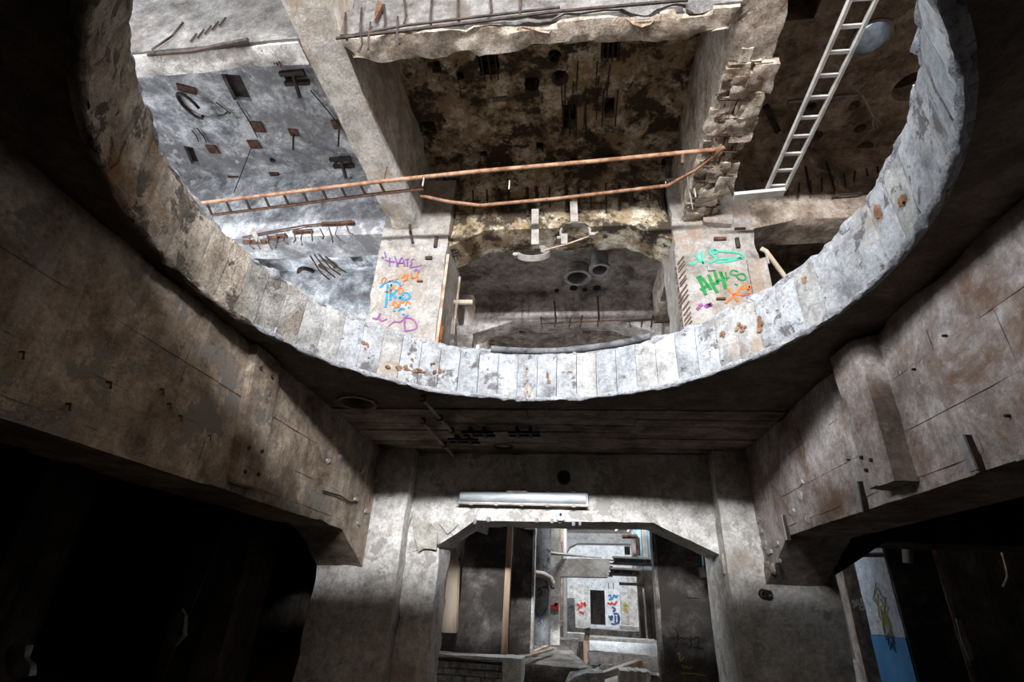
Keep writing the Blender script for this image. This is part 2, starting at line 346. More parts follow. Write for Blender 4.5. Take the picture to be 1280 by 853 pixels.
for dx, dy in ((0,0), (1,14), (4,10), (6,16), (2,-10)): rim_blot(656+dx, 474+dy, .016, .06, 'rim_brown')
# white drips hanging from the lip
for k, (px, py) in enumerate(((342,421), (371,436), (683,512), (681,522), (903,451))):
    q = P(px, py, z=ZS-.03)
    put('drip', MB().tube([(0,0,0),(0,0,-.05),(0,0,-.09)], .008, 6, True, .014).build('drip', 'crumb_white').data, q, slab)
    bpy.data.objects.remove([x for x in bpy.data.objects if x.type == 'MESH' and x.name.startswith('drip') and x.parent is None][0])

# ---------------------------------------------------------------- lower beams and columns
XL, XRt = -2.93, 2.32
GB = 'deep beams around the lower bay'
m = MB(); m.prism([(XL-.66,-7,.72),(XL-.66,6.55,.72),(XL-.66,7.45,.33),(XL-.66,7.45,ZS),(XL-.66,-7,ZS)], (.66,0,0)); m.rough(.16, .012, .07, 2.2, .05)
beamL = m.build('concrete_beam', 'conc_tan', smooth=35, label='tan stained deep beam along the left side below the opening', cat='beam')
m = MB(); m.prism([(XRt,-7,.79),(XRt,6.3,.79),(XRt,7.25,.34),(XRt,7.25,ZS),(XRt,-7,ZS)], (.66,0,0)); m.rough(.16, .010, .06, 2.2, .05, 3)
beamR = m.build('concrete_beam', 'conc_mauve', smooth=35, label='mauve-brown deep beam along the right side below the opening', cat='beam')
for par, xf, sg, zs, mt, L0 in ((beamL, XL, 1, (.82,1.12,1.5,1.97), 'conc_tan', 1.9), (beamR, XRt, -1, (.88,1.2,1.58,1.97), 'conc_mauve', 1.55)):
    for r_ in range(3):
        y = -1.5-.5*r_
        while y < 6.2:
            y2 = min(y+L0+random.uniform(-.35,.35), 6.25)
            if y2-y > .3:
                t_ = random.uniform(.003, .010); xs_ = sorted((xf-sg*.03, xf+sg*t_))
                MB().box(xs_[0], xs_[1], y+.002, y2-.002, zs[r_]+.002, zs[r_+1]-.002).rough(.16, .006, .03, 4, .1, y).build('form_panel', mt, par, smooth=35)
            y = y2
m = MB(); m.prism([(-2.42,7.6,ZS),(-2.42,7.6,.55),(-1.92,7.6,.68),(-1.44,7.6,1.02),(1.06,7.6,1.05),(1.92,7.6,.66),(1.92,7.6,ZS)], (0,.7,0)); m.rough(.16, .008, .05, 2.5, .1, 5)
m.shear(lambda c: (c.x, c.y-.045*c.x, c.z))
beamB = m.build('concrete_beam', 'conc_pale', smooth=35, label='pale haunched beam over the doorway, with a light fitting on it', cat='beam')
m = MB().box(-3.6, -2.42, 7.45, 8.5, -1.2, ZS).rough(.16, .010, .05, 2.5, .1, 7)
colL = m.build('concrete_column', 'conc_pale', smooth=35, label='peeling pale lower column left of the doorway', cat='column')
m = MB().box(-2.42, -1.93, 7.72, 8.4, -1.2, .66).rough(.12, .012, .08, 3, .05, 9); m.build('door_jamb', 'conc_pale', colL, smooth=35)
m = MB().box(1.88, 3.15, 7.25, 8.4, -1.2, ZS).rough(.16, .008, .05, 2.5, .1, 11)
colR = m.build('concrete_column', 'conc_pale', smooth=35, label='pale lower column right of the doorway fading into darkness', cat='column')
# side bays below: end beams with haunches, far piers, outer walls
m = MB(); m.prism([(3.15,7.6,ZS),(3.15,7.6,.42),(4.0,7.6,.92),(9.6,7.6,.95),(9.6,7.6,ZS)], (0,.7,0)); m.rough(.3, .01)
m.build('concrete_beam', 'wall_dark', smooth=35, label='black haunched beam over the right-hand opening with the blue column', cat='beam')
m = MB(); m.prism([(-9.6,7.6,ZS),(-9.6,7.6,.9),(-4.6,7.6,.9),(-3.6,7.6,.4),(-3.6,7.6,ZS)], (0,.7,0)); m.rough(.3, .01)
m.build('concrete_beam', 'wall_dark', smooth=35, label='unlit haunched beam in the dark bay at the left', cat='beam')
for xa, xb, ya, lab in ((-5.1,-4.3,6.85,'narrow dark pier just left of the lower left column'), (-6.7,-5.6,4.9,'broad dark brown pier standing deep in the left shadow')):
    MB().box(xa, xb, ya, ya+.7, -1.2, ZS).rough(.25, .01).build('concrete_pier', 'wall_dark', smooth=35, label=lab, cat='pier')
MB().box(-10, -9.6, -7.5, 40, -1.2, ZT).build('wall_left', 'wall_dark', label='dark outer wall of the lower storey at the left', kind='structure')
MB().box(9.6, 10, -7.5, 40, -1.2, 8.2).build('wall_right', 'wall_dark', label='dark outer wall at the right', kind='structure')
def hwall(axis, c, t, a0, a1, z0, z1, hs):  # wall plate with rectangular openings
    mk = (lambda a, z: (a, c, z)) if axis == 'y' else (lambda a, z: (c, a, z))
    return MB().plate([mk(a0,z0), mk(a1,z0), mk(a1,z1), mk(a0,z1)], [[mk(p,r), mk(q,r), mk(q,s), mk(p,s)] for p, q, r, s in hs], (0,t,0) if axis == 'y' else (t,0,0))
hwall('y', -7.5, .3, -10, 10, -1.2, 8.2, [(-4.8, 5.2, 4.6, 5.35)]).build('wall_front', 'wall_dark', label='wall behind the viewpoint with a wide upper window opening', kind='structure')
hwall('x', -10, .4, -7.5, 40, ZT, 8.2, [(-2.2, 5.2, 3.8, 6.6), (8.6, 11.8, 3.8, 6.2)]).build('wall_left', 'conc_bluegrey', label='upper left outer wall with a wide window opening', kind='structure')  # the rear opening is added for the left rear fill lamp

# ---------------------------------------------------------------- upper storey: columns, beams, ceilings
mc = MB().box(-3.6, -2.3, 7.4, 8.5, ZT, 7.4).rough(.14, .012, .09, 2.5, .0, 15)
ucL = mc.build('concrete_column', 'conc_column', smooth=35, label='upper left column sprayed with purple, orange and blue graffiti', cat='column')
mc = MB().box(1.74, 3.1, 7.4, 8.5, ZT, 7.2).rough(.14, .012, .10, 2.5, .0, 19)
ucR = mc.build('concrete_column', 'conc_column', smooth=35, label='upper right column sprayed with teal and green graffiti', cat='column')
for x0, x1, lab in ((-3.4,-2.5,'sooty upper column far behind the blue-tagged column'), (1.9,3.0,'sooty upper column far behind the green-tagged column')):
    MB().box(x0, x1, 11.1, 12, ZT, 6.15).rough(.3, .01).build('concrete_column', 'conc_back', smooth=35, label=lab, cat='column')
m = MB().box(-3.42, -2.88, -7.2, 17, ZB, ZR).rough(.17, .014, .09, 1.8, .05, 21)
ubL = m.build('concrete_beam', 'conc_beam_top', smooth=35, label='long pale upper beam running overhead on the left', cat='beam')
m = MB().box(1.94, 2.48, -7.2, 17, ZB, ZR).rough(.14, .03, .22, 1.6, -.05, 23)
ubR = m.build('concrete_beam', 'conc_broken', smooth=35, label='long spalled upper beam running overhead on the right', cat='beam')
def cross(x0, x1, y0, y1, hz, mat, lab, seed, chip=.12, hl=.6, hr=.6, res=.16):
    pts = [(x0,y0,ZR),(x0,y0,ZB-hz),(x0+hl,y0,ZB),(x1-hr,y0,ZB),(x1,y0,ZB-hz),(x1,y0,ZR)] if hz else [(x0,y0,ZR),(x0,y0,ZB),(x1,y0,ZB),(x1,y0,ZR)]
    m = MB(); m.prism(pts, (0,y1-y0,0)); m.rough(res, .014, chip, 1.9, -.02, seed)
    return m.build('concrete_beam', mat, smooth=35, label=lab, cat='beam')
cA = cross(-2.88, 1.94, 3.66, 4.0, 0, 'conc_cross', 'broken-edged upper cross beam at the top of the middle bay', 31, .2)
cAl = cross(-9.6, -3.42, 3.66, 4.0, 0, 'conc_cross', 'cracked pale upper cross beam at the top left', 33, .1)
MB().box(-2.86, 1.92, 3.69, 4.03, ZB-.05, ZB+.03).rough(.1, .02, .2, 1.9, -.02, 31).build('spalled_soffit', 'conc_broken', cA, smooth=40)
MB().box(-9.5, -3.44, 3.70, 4.0, ZB-.03, ZB+.03).rough(.14, .015, .1, 1.9, 0, 33).build('spalled_soffit', 'conc_pale', cAl, smooth=40)
cAr = cross(2.48, 9.6, 3.2, 3.6, 0, 'conc_brown', 'brown upper cross beam at the top right', 35, .1)
cB = cross(-2.3, 1.74, 7.5, 8.2, .36, 'conc_patchy', 'haunched upper cross beam with two pipe clamps hanging from it', 37, .1, .68, .72)
cBl = cross(-9.6, -3.5, 7.5, 8.2, .0, 'conc_bluegrey', 'pale upper cross beam with bent rods left of the tagged column', 39, .1)
cBr = cross(3.0, 9.6, 7.5, 8.2, .2, 'conc_brown', 'brown upper cross beam behind the end of the white ladder', 41, .14, .9, .9)
cC = cross(-2.5, 1.9, 11.0, 11.6, .35, 'conc_back', 'sooty upper cross beam at the back of the middle bay', 43, .1, 1.0, .9)
cross(-9.6, -3.4, 11.0, 11.6, .0, 'conc_bluegrey', 'hidden pale cross beam deep in the upper left bay', 45, 0, res=.5)
cross(3.0, 9.6, 11.0, 11.6, .0, 'conc_brown', 'hidden brown cross beam deep in the upper right bay', 47, 0, res=.5)
def zr(px, py): q = P(px, py, z=ZR); return q.x, q.y
def rect_px(px, py, sx, sy, a=0): x, y = zr(px, py); return rect(x, y, sx, sy, ZR, a)
def circ_px(px, py, r, n=20): x, y = zr(px, py); return circle(x, y, r, ZR, n)
def ceil_bay(x0, x1, y0, y1, hs, mat, lab, open_=(), cap=.33, cmat='wall_dark', z=ZR):
    m = MB(); m.plate(outline(x0, x1, y0, y1, z), [[(p[0], p[1], z) for p in h] for h in hs], (0,0,.35))
    o = m.build('ceiling', mat, label=lab, kind='structure')
    for i, h in enumerate(hs):
        if i in open_: continue
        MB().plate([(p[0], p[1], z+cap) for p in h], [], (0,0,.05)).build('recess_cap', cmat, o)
    return o
cm = ceil_bay(-3.42, 2.48, -7.5, 8.2, [rect_px(610,72,.34,.62), rect_px(764,46,.3,.7), rect_px(712,146,.24,.52), rect_px(762,135,.18,.42), circ_px(700,98,.15), circ_px(693,70,.11), circ_px(665,105,.14),
    rect_px(545,84,.16,.2), rect_px(549,201,.16,.2), rect_px(604,194,.17,.2), rect_px(535,160,.3,.3), circ_px(718,203,.12), circ_px(763,198,.12), rect_px(625,124,.28,.12), rect_px(575,95,.12,.14), rect_px(675,185,.14,.26)], 'conc_patchy', 'soot-blotched brown ceiling of the middle upper bay')
clf = ceil_bay(-10, -3.42, -7.5, 8.2, [rect_px(296,110,.34,.52,.15), rect_px(240,195,.18,.5,.35), circ_px(341,201,.07), rect_px(369,95,.42,.2), rect_px(428,201,.4,.18)], 'conc_bluegrey', 'blue-grey ceiling of the upper left bay with rusty plates', cap=.1, cmat='iron')
crt = ceil_bay(2.48, 10, -7.5, 8.2, [circ_px(1088,46,.25,28), circ_px(1018,171,.14), circ_px(1080,185,.15), circ_px(1075,161,.1), circ_px(1068,132,.1), circ_px(1140,108,.28,24), circ_px(1014,134,.09), rect_px(1000,12,.5,.3)], 'conc_brown', 'brown ceiling of the upper right bay with round holes', open_=(0,))
ZK = 7.0
cbk = ceil_bay(-3.42, 2.48, 8.2, 11.0, [], 'conc_back', 'sooty ceiling of the middle bay behind the haunched beam', z=ZK)
ceil_bay(-10, -3.42, 8.2, 17, [rect_px(445,322,.3,.34)], 'conc_bluegrey', 'pale ceiling deep in the upper left bay')
ceil_bay(2.48, 10, 8.2, 17, [rect_px(985,275,.5,.3)], 'conc_brown', 'dark ceiling deep in the upper right bay')
ceil_bay(-3.42, 2.48, 11.6, 17, [rect_px(653+40*k,417+2*(k%2)-1.5*k,.25,.35) for k in (0,2,3,4)], 'conc_greydark', 'dark ceiling strip far behind the rim with square holes')
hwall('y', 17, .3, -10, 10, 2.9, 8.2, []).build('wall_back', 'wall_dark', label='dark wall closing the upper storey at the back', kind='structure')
MB().pipe((*zr(1088,46), ZR-.03), (*zr(1088,46), ZR+.5), .29, .245, 32).build('hole_collar', 'steel_grey', crt, smooth=40)

# fittings of the ceilings: rusty embed plates, brackets
def plate_px(px, py, sx, sy, a, mat, par, name='embed_plate'):
    x, y = zr(px, py); m = MB(); m.plate(rect(x, y, sx, sy, ZR-.03, a), [], (0,0,.035)); return m.build(name, mat, par)
for px, py, sx, sy in ((323,158,.2,.24), (318,180,.22,.2), (266,186,.2,.2), (294,224,.22,.2), (344,219,.2,.18), (367,165,.16,.16), (420,155,.14,.2)):
    plate_px(px, py, sx, sy, .1, 'rust', clf)
for px, py in ((367,165), (424,160)):
    x, y = zr(px, py); MB().bar((x,y,ZR), (x-.06,y+.22,ZR-.25), .03, .03).build('bent_rod', 'iron', clf)
for px, py, L in ((369,95,.44), (428,201,.44)):
    x, y = zr(px, py)
    for dy in (-.09, .09): MB().bar((x-L/2,y+dy,ZR-.05), (x+L/2,y+dy*1.1,ZR-.05), .07, .07).build('channel_bar', 'iron', clf)
    MB().bar((x,y-.05,ZR-.05), (x+.03,y+.25,ZR-.25), .05, .05).build('bent_rod', 'iron', clf)
x, y = zr(240,128)
o = MB().tube([(x+.2*math.cos(t)-.0, y+.26*math.sin(t), ZR-.1-.08*math.cos(t)) for t in [i*math.pi/8 for i in range(2, 17)]], .028, 8).build('lifting_ring', 'iron', clf, smooth=50)
MB().plate(rect(x+.1, y-.28, .3, .14, ZR-.03, .4), [], (0,0,.035)).build('embed_plate', 'rust', clf)
for (a, b) in (((272,145),(284,140)), ((240,163),(248,177)), ((246,160),(258,178)), ((296,127),(322,172)), ((270,128),(288,142)), ((388,113),(424,157))):
    q, r = P(*a, z=ZR-.03), P(*b, z=ZR-.03); MB().tube([q, (q+r)/2+Vector((.02,.02,0)), r], .012, 6).build('rebar', 'iron', clf)
q = P(314,185,z=ZR); MB().tube([q, q+Vector((0,0,-1.2))], .008, 6).build('hanging_wire', 'iron', clf)
# central ceiling: bars in the soot, holes' liners
for px, py, n_ in ((712,146,3), (764,46,4), (610,72,3), (762,135,2)):
    x, y = zr(px, py)
    for k in range(n_): MB().bar((x-.12+.24*k/max(1, n_-1), y-.34, ZR-.01), (x-.12+.24*k/max(1, n_-1), y+.4, ZR-.01), .022, .022).build('rebar', 'iron', cm)
for k in range(9):
    q = P(705+14*(k%5)+random.uniform(-4,4), 60+random.uniform(0,70), z=ZR-.015); MB().bar(q, q+Vector((random.uniform(-.03,.03), random.uniform(.4,.9), 0)), .018, .018).build('rebar', 'iron', cm)
# right ceiling: conduit, dangling brush, small strap
a, b = P(985,128,z=ZR-.03), P(1071,119,z=ZR-.03)
MB().tube([a, b], .03, 8).build('conduit_pipe', 'steel_grey', smooth=50, label='thin straight conduit under the upper right ceiling', cat='pipe')
q = [P(1076,112,z=7.5), P(1078,120,z=7.35), P(1085,132,z=7.2), P(1092,146,z=7.05)]
r = empty('dangling_rope', q[-1], 'frayed pale rope end dangling beside the white ladder', 'rope')
MB().tube([P(1085,106,z=ZR), *q], .018, 6).build('cord', 'rope', r, smooth=50)
for k in range(7):
    t = k*2*math.pi/7; MB().tube([q[-1], q[-1]+Vector((.07*math.cos(t), .07*math.sin(t), -.22))], .012, 5, True, .003).build('strand', 'rope', r)
MB().bar(P(957,133,z=ZR-.05), P(973,165,z=ZR-.05), .09, .06).build('steel_strut', 'iron', label='dark flat strut on the right ceiling behind the ladder', cat='strut')
MB().bar(P(975,165,z=ZR-.1), P(983,192,z=ZR-.5), .06, .04).build('steel_strut', 'steel_grey', label='short pale strut hanging behind the white ladder rungs', cat='strut')

# exposed reinforcement on the upper beams
def rebar(par, pts, r=.016, mat='rust'): return MB().tube(pts, r, 6).build('rebar', mat, par, smooth=50)
rebar(cA, [P(420,50,y=3.62)+Vector((.01,-.02,0)), P(560,32,y=3.62), P(700,14,y=3.62), P(860,0,y=3.62)], .022, 'iron')
rebar(cA, [P(440,44,y=3.61), P(505,32,y=3.61), P(700,9,y=3.61)], .018, 'iron')
for px, py in ((432,30), (452,24), (480,20), (505,10), (540,10), (573,6), (612,4), (651,2), (450,45), (463,42), (497,35)):
    rebar(cA, [P(px,py-14,y=3.62), P(px+random.uniform(-3,3),py+10,y=3.6), P(px+random.uniform(-3,3),py+20,y=3.63)], .014, 'iron')
MB().prism([P(473,5,y=3.62), P(480,10,y=3.62), P(470,30,y=3.62), P(469,28,y=3.62)], (0,-.05,0)).build('form_wedge', 'rust', cA)
rebar(cAl, [P(185,68,z=ZB-.02), P(240,64,z=ZB-.02), P(310,50,z=ZB-.02)], .03, 'iron')
rebar(cAl, [P(190,62,y=3.62), P(215,45,y=3.62), P(229,28,y=3.62)], .014, 'iron')
for k in range(5): rebar(cAl, [P(238+9*k,52-5*k,y=3.63), P(246+9*k,42-5*k,y=3.63)], .012, 'iron')
for k in range(6): rebar(cAl, [P(327+4*k,62+2*k,z=ZB-.02), P(331+4*k,74+2*k,z=ZB-.02)], .012)
# back of the middle bay
for k in range(15):
    px = 588+17*k+random.uniform(-4,4); rebar(cB, [P(px,238-k*.8,y=7.46), P(px+1,262-k*.5+random.uniform(-8,10),y=7.44)], random.choice((.016,.03,.045)), 'iron')
for k in range(17):                         # stirrups hanging from the back beam
    px = 655+9*k; rebar(cC, [P(px,298+random.uniform(-4,4),y=10.95), P(px,318+random.uniform(-8,10),y=10.93)], .018, 'iron')
rebar(cC, [P(675,405,y=10.93), P(740,402,y=10.9), P(815,399,y=10.93)], .018)
for px in (676,695,713,728,748,786,803,816): rebar(cC, [P(px,398+random.uniform(-4,2),y=10.93), P(px+random.uniform(-3,3),409,y=10.85)], .016, 'iron')
for px, y0, y1 in ((693,377,404), (747,371,402), (663,330,344), (640,330,350), (805,330,352), (820,360,374)): rebar(cC, [P(px,y0,y=10.92), P(px+2,y1,y=10.92)], .02, 'iron')
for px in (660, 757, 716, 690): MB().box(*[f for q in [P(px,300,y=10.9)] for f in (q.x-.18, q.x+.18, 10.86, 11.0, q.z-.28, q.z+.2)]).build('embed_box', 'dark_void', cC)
# left bay back beam: bent rods and plates
ln = [P(303,297,y=7.44), P(330,291,y=7.44), P(380,282,y=7.44), P(440,276,y=7.44)]; rebar(cBl, ln, .018)
for k in range(12):
    px = 312+11*k; rebar(cBl, [P(px,297-1.4*k,y=7.42), P(px+random.uniform(-4,5),307-1.4*k,y=7.36), P(px+random.uniform(-2,9),311-1.4*k+random.uniform(-3,5),y=7.3)], .014)
for k in range(4): rebar(cBl, [P(383+6*k,312+k,z=ZR-1.5), P(400+7*k,340-2*k,z=ZR-1.4), P(412+7*k,350-3*k,z=ZR-1.5)], .018)
MB().hull8([P(313,290,y=7.46), P(317,283,y=7.46), P(332,316,y=7.46), P(330,318,y=7.46)]+[P(313,290,y=7.4), P(317,283,y=7.4), P(332,316,y=7.4), P(330,318,y=7.4)]).build('form_wedge', 'steel_pale', cBl)
for px, sw in ((318,.24), (340,.1), (352,.1), (378,.2), (422,.34)):
    q = P(px, 302-(px-318)*.22, y=7.44); MB().box(q.x-sw, q.x+sw, 7.42, 7.5, q.z-.03, q.z+.03).build('embed_bar', 'rust', cBl)
for px, py, r1 in ((384,340,.26), (407,330,.22)):
    q = P(px, py, z=ZR); MB().pipe((q.x,q.y,ZR-.1), (q.x,q.y,ZR+.02), r1, r1*.8, 18).build('pipe_stub', 'iron' if px < 400 else 'steel_pale', smooth=40, label='dark round pipe stub in the deep upper left ceiling' if px < 400 else 'pale round pipe stub in the deep upper left ceiling', cat='pipe stub')
# right bay back beam
for k in range(10):
    px = 985+14*k; rebar(cBr, [P(px,232-k*3,y=7.44), P(px+random.uniform(-2,4),244-k*3+random.uniform(-6,6),y=7.4)], .016, 'iron')
rebar(cBr, [P(1040,246,y=7.43), P(1075,241,y=7.4), P(1095,236,y=7.43)], .018, 'iron')
rebar(cBr, [P(1033,202,y=7.45), P(1046,246,y=7.43)], .02, 'iron'); rebar(cBr, [P(1007,208,y=7.45), P(1013,240,y=7.43)], .02, 'iron')
# spalled right beam: long bars and stirrups showing in its underside
for k, dx in enumerate((.06, .22, .38)):
    rebar(ubR, [(2.0+dx, 4.5, ZB+.0), (2.0+dx+.02, 5.6, ZB-.03), (2.0+dx, 7.3, ZB-.01)], .02, 'rust')
for k in range(9):
    y = 4.6+.3*k; rebar(ubR, [(1.94, y, ZB+.05), (1.98, y+.02, ZB-.04), (2.44, y+.05, ZB-.04), (2.5, y+.03, ZB+.1)], .014, 'iron')
for k in range(60):                         # rubble of the spalled soffit, clinging
    q = Vector((2.0+.46*random.random(), 4.2+3.2*random.random(), ZB)); s = random.uniform(.05, .15)
    m = MB(); m.box(q.x-s, q.x+s, q.y-s*1.4, q.y+s*1.4, ZB-s*.35, ZB+.04); m.rough(.08, .05, 0, 2, 0, k); m.build('concrete_lump', 'conc_broken', ubR, smooth=60)
# bracket block where the right beam meets its column
MB().prism([P(872,205,y=7.3), P(905,175,y=7.3), P(919,205,y=7.3), P(914,280,y=7.3), P(880,278,y=7.3)], (0,.2,0)).rough(.12, .02, .06, 3, 0, 3).build('corbel', 'conc_column', ucR, smooth=40)
rebar(ucL, [P(509,248,y=7.26), P(513,290,y=7.26), P(516,304,y=7.27)], .025, 'iron')

# ================================================================== GRAFFITI AND COLUMN DETAILS
def strokes(name, par, lines, wd, mat, ox, oy, sc, y=None, x=None, off=.016, label=None):
    """flat sprayed lines, a few millimetres proud of the face they are on"""
    m = MB()
    for ln in lines:
        pts = [P(ox+u/sc, oy+v/sc, y=y-off) if y is not None else P(ox+u/sc, oy+v/sc, x=x) for u, v in ln]
        if len(pts) == 1: pts = [pts[0], pts[0]+Vector((.02,0,.02))]
        # smooth
        for _ in range(2 if len(pts) > 2 else 0):
            q = [pts[0]]
            for a, b in zip(pts, pts[1:]): q += [a*.75+b*.25, a*.25+b*.75]
            pts = q+[pts[-1]]
        nrm = Vector((0,1,0)) if y is not None else Vector((1,0,0))
        L, Rr = [], []
        for i, p in enumerate(pts):
            d = (pts[min(i+1, len(pts)-1)]-pts[max(i-1, 0)]); d = d.normalized() if d.length > 1e-6 else Vector((1,0,0))
            s = d.cross(nrm).normalized()*wd/2*(1+.25*fb((p.x*3, p.z*3, 1), 2))
            L.append((p-s, p-s+nrm*.016)); Rr.append((p+s, p+s+nrm*.016))
        V = [[m.bm.verts.new(c) for c in (L[i][0], Rr[i][0], Rr[i][1], L[i][1])] for i in range(len(pts))]
        for a, b in zip(V, V[1:]):
            for k in range(4): m.face([a[k], a[(k+1)%4], b[(k+1)%4], b[k]])
        m.face(V[0]); m.face(V[-1][::-1])
    return m.build(name, mat, par, label=label)
A = (450, 290, 6.09); YC = 7.4
def gA(lines, wd, mat, lab=None): return strokes('graffiti', ucL, lines, wd, mat, *A, y=YC, label=lab)
gA([[(192,212),(225,225),(265,228)], [(225,195),(222,262)], [(262,185),(290,265)], [(275,262),(300,222),(322,182),(338,262)], [(290,238),(335,232)], [(345,212),(372,205)], [(360,208),(357,262)], [(412,205),(382,215),(398,232),(372,272),(405,268),(470,252)], [(415,283),(430,302),(440,285),(450,305)], [(185,150),(195,190)], [(165,185),(175,200)]], .02, 'spray_purple', 'purple sprayed word HATE')
gA([[(310,352),(330,340),(350,312),(342,370),(325,372)], [(362,325),(352,368)], [(388,312),(385,348),(410,352)], [(440,300),(432,335),(436,375)], [(392,352),(440,340)]], .026, 'spray_orange', 'orange sprayed number 14')
gA([[(160,390),(170,350),(200,345),(185,385)], [(200,385),(255,365),(290,355)], [(215,420),(222,462),(250,430),(235,400)], [(250,405),(270,460),(300,420),(325,400)], [(300,430),(285,465),(320,470),(330,430),(305,425)], [(185,455),(240,462)], [(245,560),(260,520),(290,560)], [(300,560),(305,520),(325,545),(340,515)], [(345,560),(355,520),(385,552)], [(255,580),(300,565)], [(250,540),(275,580)]], .024, 'spray_orange', 'orange sprayed letters over the blue tag')
gA([[(150,425),(185,385),(240,372),(290,378),(312,415)], [(208,398),(205,480),(192,575)], [(235,395),(228,520)], [(232,470),(275,500)], [(285,440),(240,480)], [(330,470),(300,500),(330,520),(380,505),(370,465),(335,462)], [(290,500),(330,505)], [(290,600),(315,575),(335,590)], [(370,570),(372,580)], [(325,620),(330,630)], [(345,640),(365,635)], [(255,590),(262,605)]], .036, 'spray_blue', 'bright blue sprayed tag')
gA([[(150,620),(140,650),(115,668)], [(95,655),(150,665),(160,682),(205,662)], [(215,720),(260,680),(300,690),(330,665)], [(345,640),(335,700),(340,750)], [(330,655),(400,655),(438,715),(420,745),(340,752)]], .026, 'spray_magenta', 'dull purple sprayed scrawl above the rim')
strokes('graffiti', ucL, [[(0,0),(.1,-.25),(.2,-.1)], [(.1,-.3),(.12,-.7)], [(.02,-.5),(.25,-.4)], [(.2,-.55),(.28,-.9)], [(.05,-.8),(.3,-.75)]], .03, 'spray_orange', 0, 0, 1, y=1) if False else None
m = MB()
for k, (y0, z0, y1, z1) in enumerate(((7.55,4.35,7.7,3.9),(7.7,4.25,7.62,3.7),(7.6,3.95,7.95,3.85),(7.8,3.9,7.9,3.5),(7.6,3.6,7.95,3.45),(7.7,3.5,7.8,3.15))): m.bar((-2.285,y0,z0), (-2.285,y1,z1), .02, .03, (1,0,0))
m.build('graffiti', 'spray_orange', ucL, label='orange sprayed strokes on the side face')
Bq = (840, 270, 6.56)
def gB(lines, wd, mat, lab=None): return strokes('graffiti', ucR, lines, wd, mat, *Bq, y=YC, label=lab)
gB([[(145,380),(165,400),(195,385),(205,370)], [(190,310),(215,350),(258,392)], [(258,392),(250,340),(245,290)], [(340,270),(300,290),(345,330),(370,355),(300,385)], [(345,270),(375,300),(330,310)], [(360,380),(430,378),(600,340),(560,305),(500,295),(345,285)], [(380,355),(440,350),(585,345)]], .04, 'spray_teal', 'teal sprayed tag WSB')
gB([[(210,495),(245,560),(278,645)], [(225,490),(300,570),(320,605)], [(235,605),(300,565)], [(300,480),(330,560),(372,628)], [(350,460),(380,560)], [(345,560),(400,520)], [(395,455),(425,525),(440,600)]], .05, 'spray_green', 'dark green sprayed letters AH')
gB([[(400,460),(430,520),(470,505)], [(440,460),(450,530)], [(540,455),(495,440),(470,475),(520,490),(580,465),(612,500),(590,535),(545,515),(530,490)], [(515,555),(540,570)]], .026, 'spray_green', 'thin green sprayed letters AG')
gB([[(430,570),(490,625),(540,700)], [(585,565),(520,640),(440,715)], [(610,560),(640,640),(655,700)], [(620,610),(660,550),(690,620),(715,655)], [(570,600),(640,580)], [(650,650),(690,600),(735,598)], [(500,640),(620,650)]], .034, 'spray_orange', 'orange sprayed crosses')
gB([[(570,655),(640,640),(710,650),(765,695)], [(620,665),(635,695)]], .036, 'spray_purple', 'purple sprayed arc')
gB([[(205,750),(225,765)], [(230,720),(245,740)], [(270,745),(330,720)], [(280,735),(325,730)]], .06, 'spray_magenta')
# right column: exposed helical reinforcement at its left corner, small plates, slots
for k in range(20):
    z = 3.3+.1*k+random.uniform(-.03,.03); rebar(ucR, [(1.72, 7.46, z), (1.77, 7.385, z+.08), (1.87, 7.385, z+.22)], .012, 'rust')
for px, py, sw, sh, mt in ((900,299,.10,.03,'rust'), (922,304,.03,.10,'iron'), (925,286,.09,.012,'rust'), (901,374,.07,.015,'rust'), (883,272,.05,.05,'rust'), (889,336,.06,.05,'steel_grey')):
    q = P(px, py, y=7.38); MB().box(q.x-sw, q.x+sw, 7.35, 7.42, q.z-sh, q.z+sh).build('embed_bar', mt, ucR)
for px, py, sw, sh, mt in ((536,323,.06,.03,'iron'), (525,352,.05,.015,'rust'), (545,303,.03,.12,'iron')):
    q = P(px, py, y=7.38); MB().box(q.x-sw, q.x+sw, 7.35, 7.42, q.z-sh, q.z+sh).build('embed_bar', mt, ucL)
MB().bar((-2.27,7.42,ZT), (-2.27,7.42,5.6), .05, .03).build('corner_angle', 'rust_pale', ucL)
MB().bar((-2.24,8.3,ZT), (-2.24,8.3,5.7), .04, .05).build('corner_angle', 'rust_pale', ucL)
MB().box(2.86, 3.18, 7.34, 7.5, ZT, 5.3).rough(.2, .012, .05).build('facing_strip', 'conc_column', ucR, smooth=40)

# ================================================================== THINGS ON THE UPPER STOREY
# rusty cable ladder slung across the middle bay
zl = 5.9
r = empty('cable_ladder', P(475,227,z=zl), 'rusty orange cable ladder slung right across below the upper beams', 'cable ladder')
railA = [P(244,255,z=zl), P(360,241,z=zl), P(475,227,z=zl), P(600,214,z=zl), P(740,202,z=zl), P(895,187,z=zl)]
MB().tube(railA, .032, 8).build('rail', 'rust_orange', r, smooth=50)
railB = [P(250,271,z=zl), P(360,257,z=zl), P(475,242,z=zl), P(530,236,z=zl)]
MB().tube(railB, .026, 8).build('rail', 'rust', r, smooth=50)
railC = [P(525,244,z=zl), P(560,252,z=zl), P(600,257,z=zl), P(700,248,z=zl), P(835,232,z=zl), P(870,212,z=zl), P(905,184,z=zl)]
MB().tube(railC, .03, 8).build('rail', 'rust_orange', r, smooth=50)
for k in range(10):
    px = 258+24*k; py0 = 253.5-(px-250)*.1156; py1 = 270-(px-250)*.128
    MB().bar(P(px,py0,z=zl), P(px+7,py1,z=zl), .035, .025).build('rung', 'rust', r)
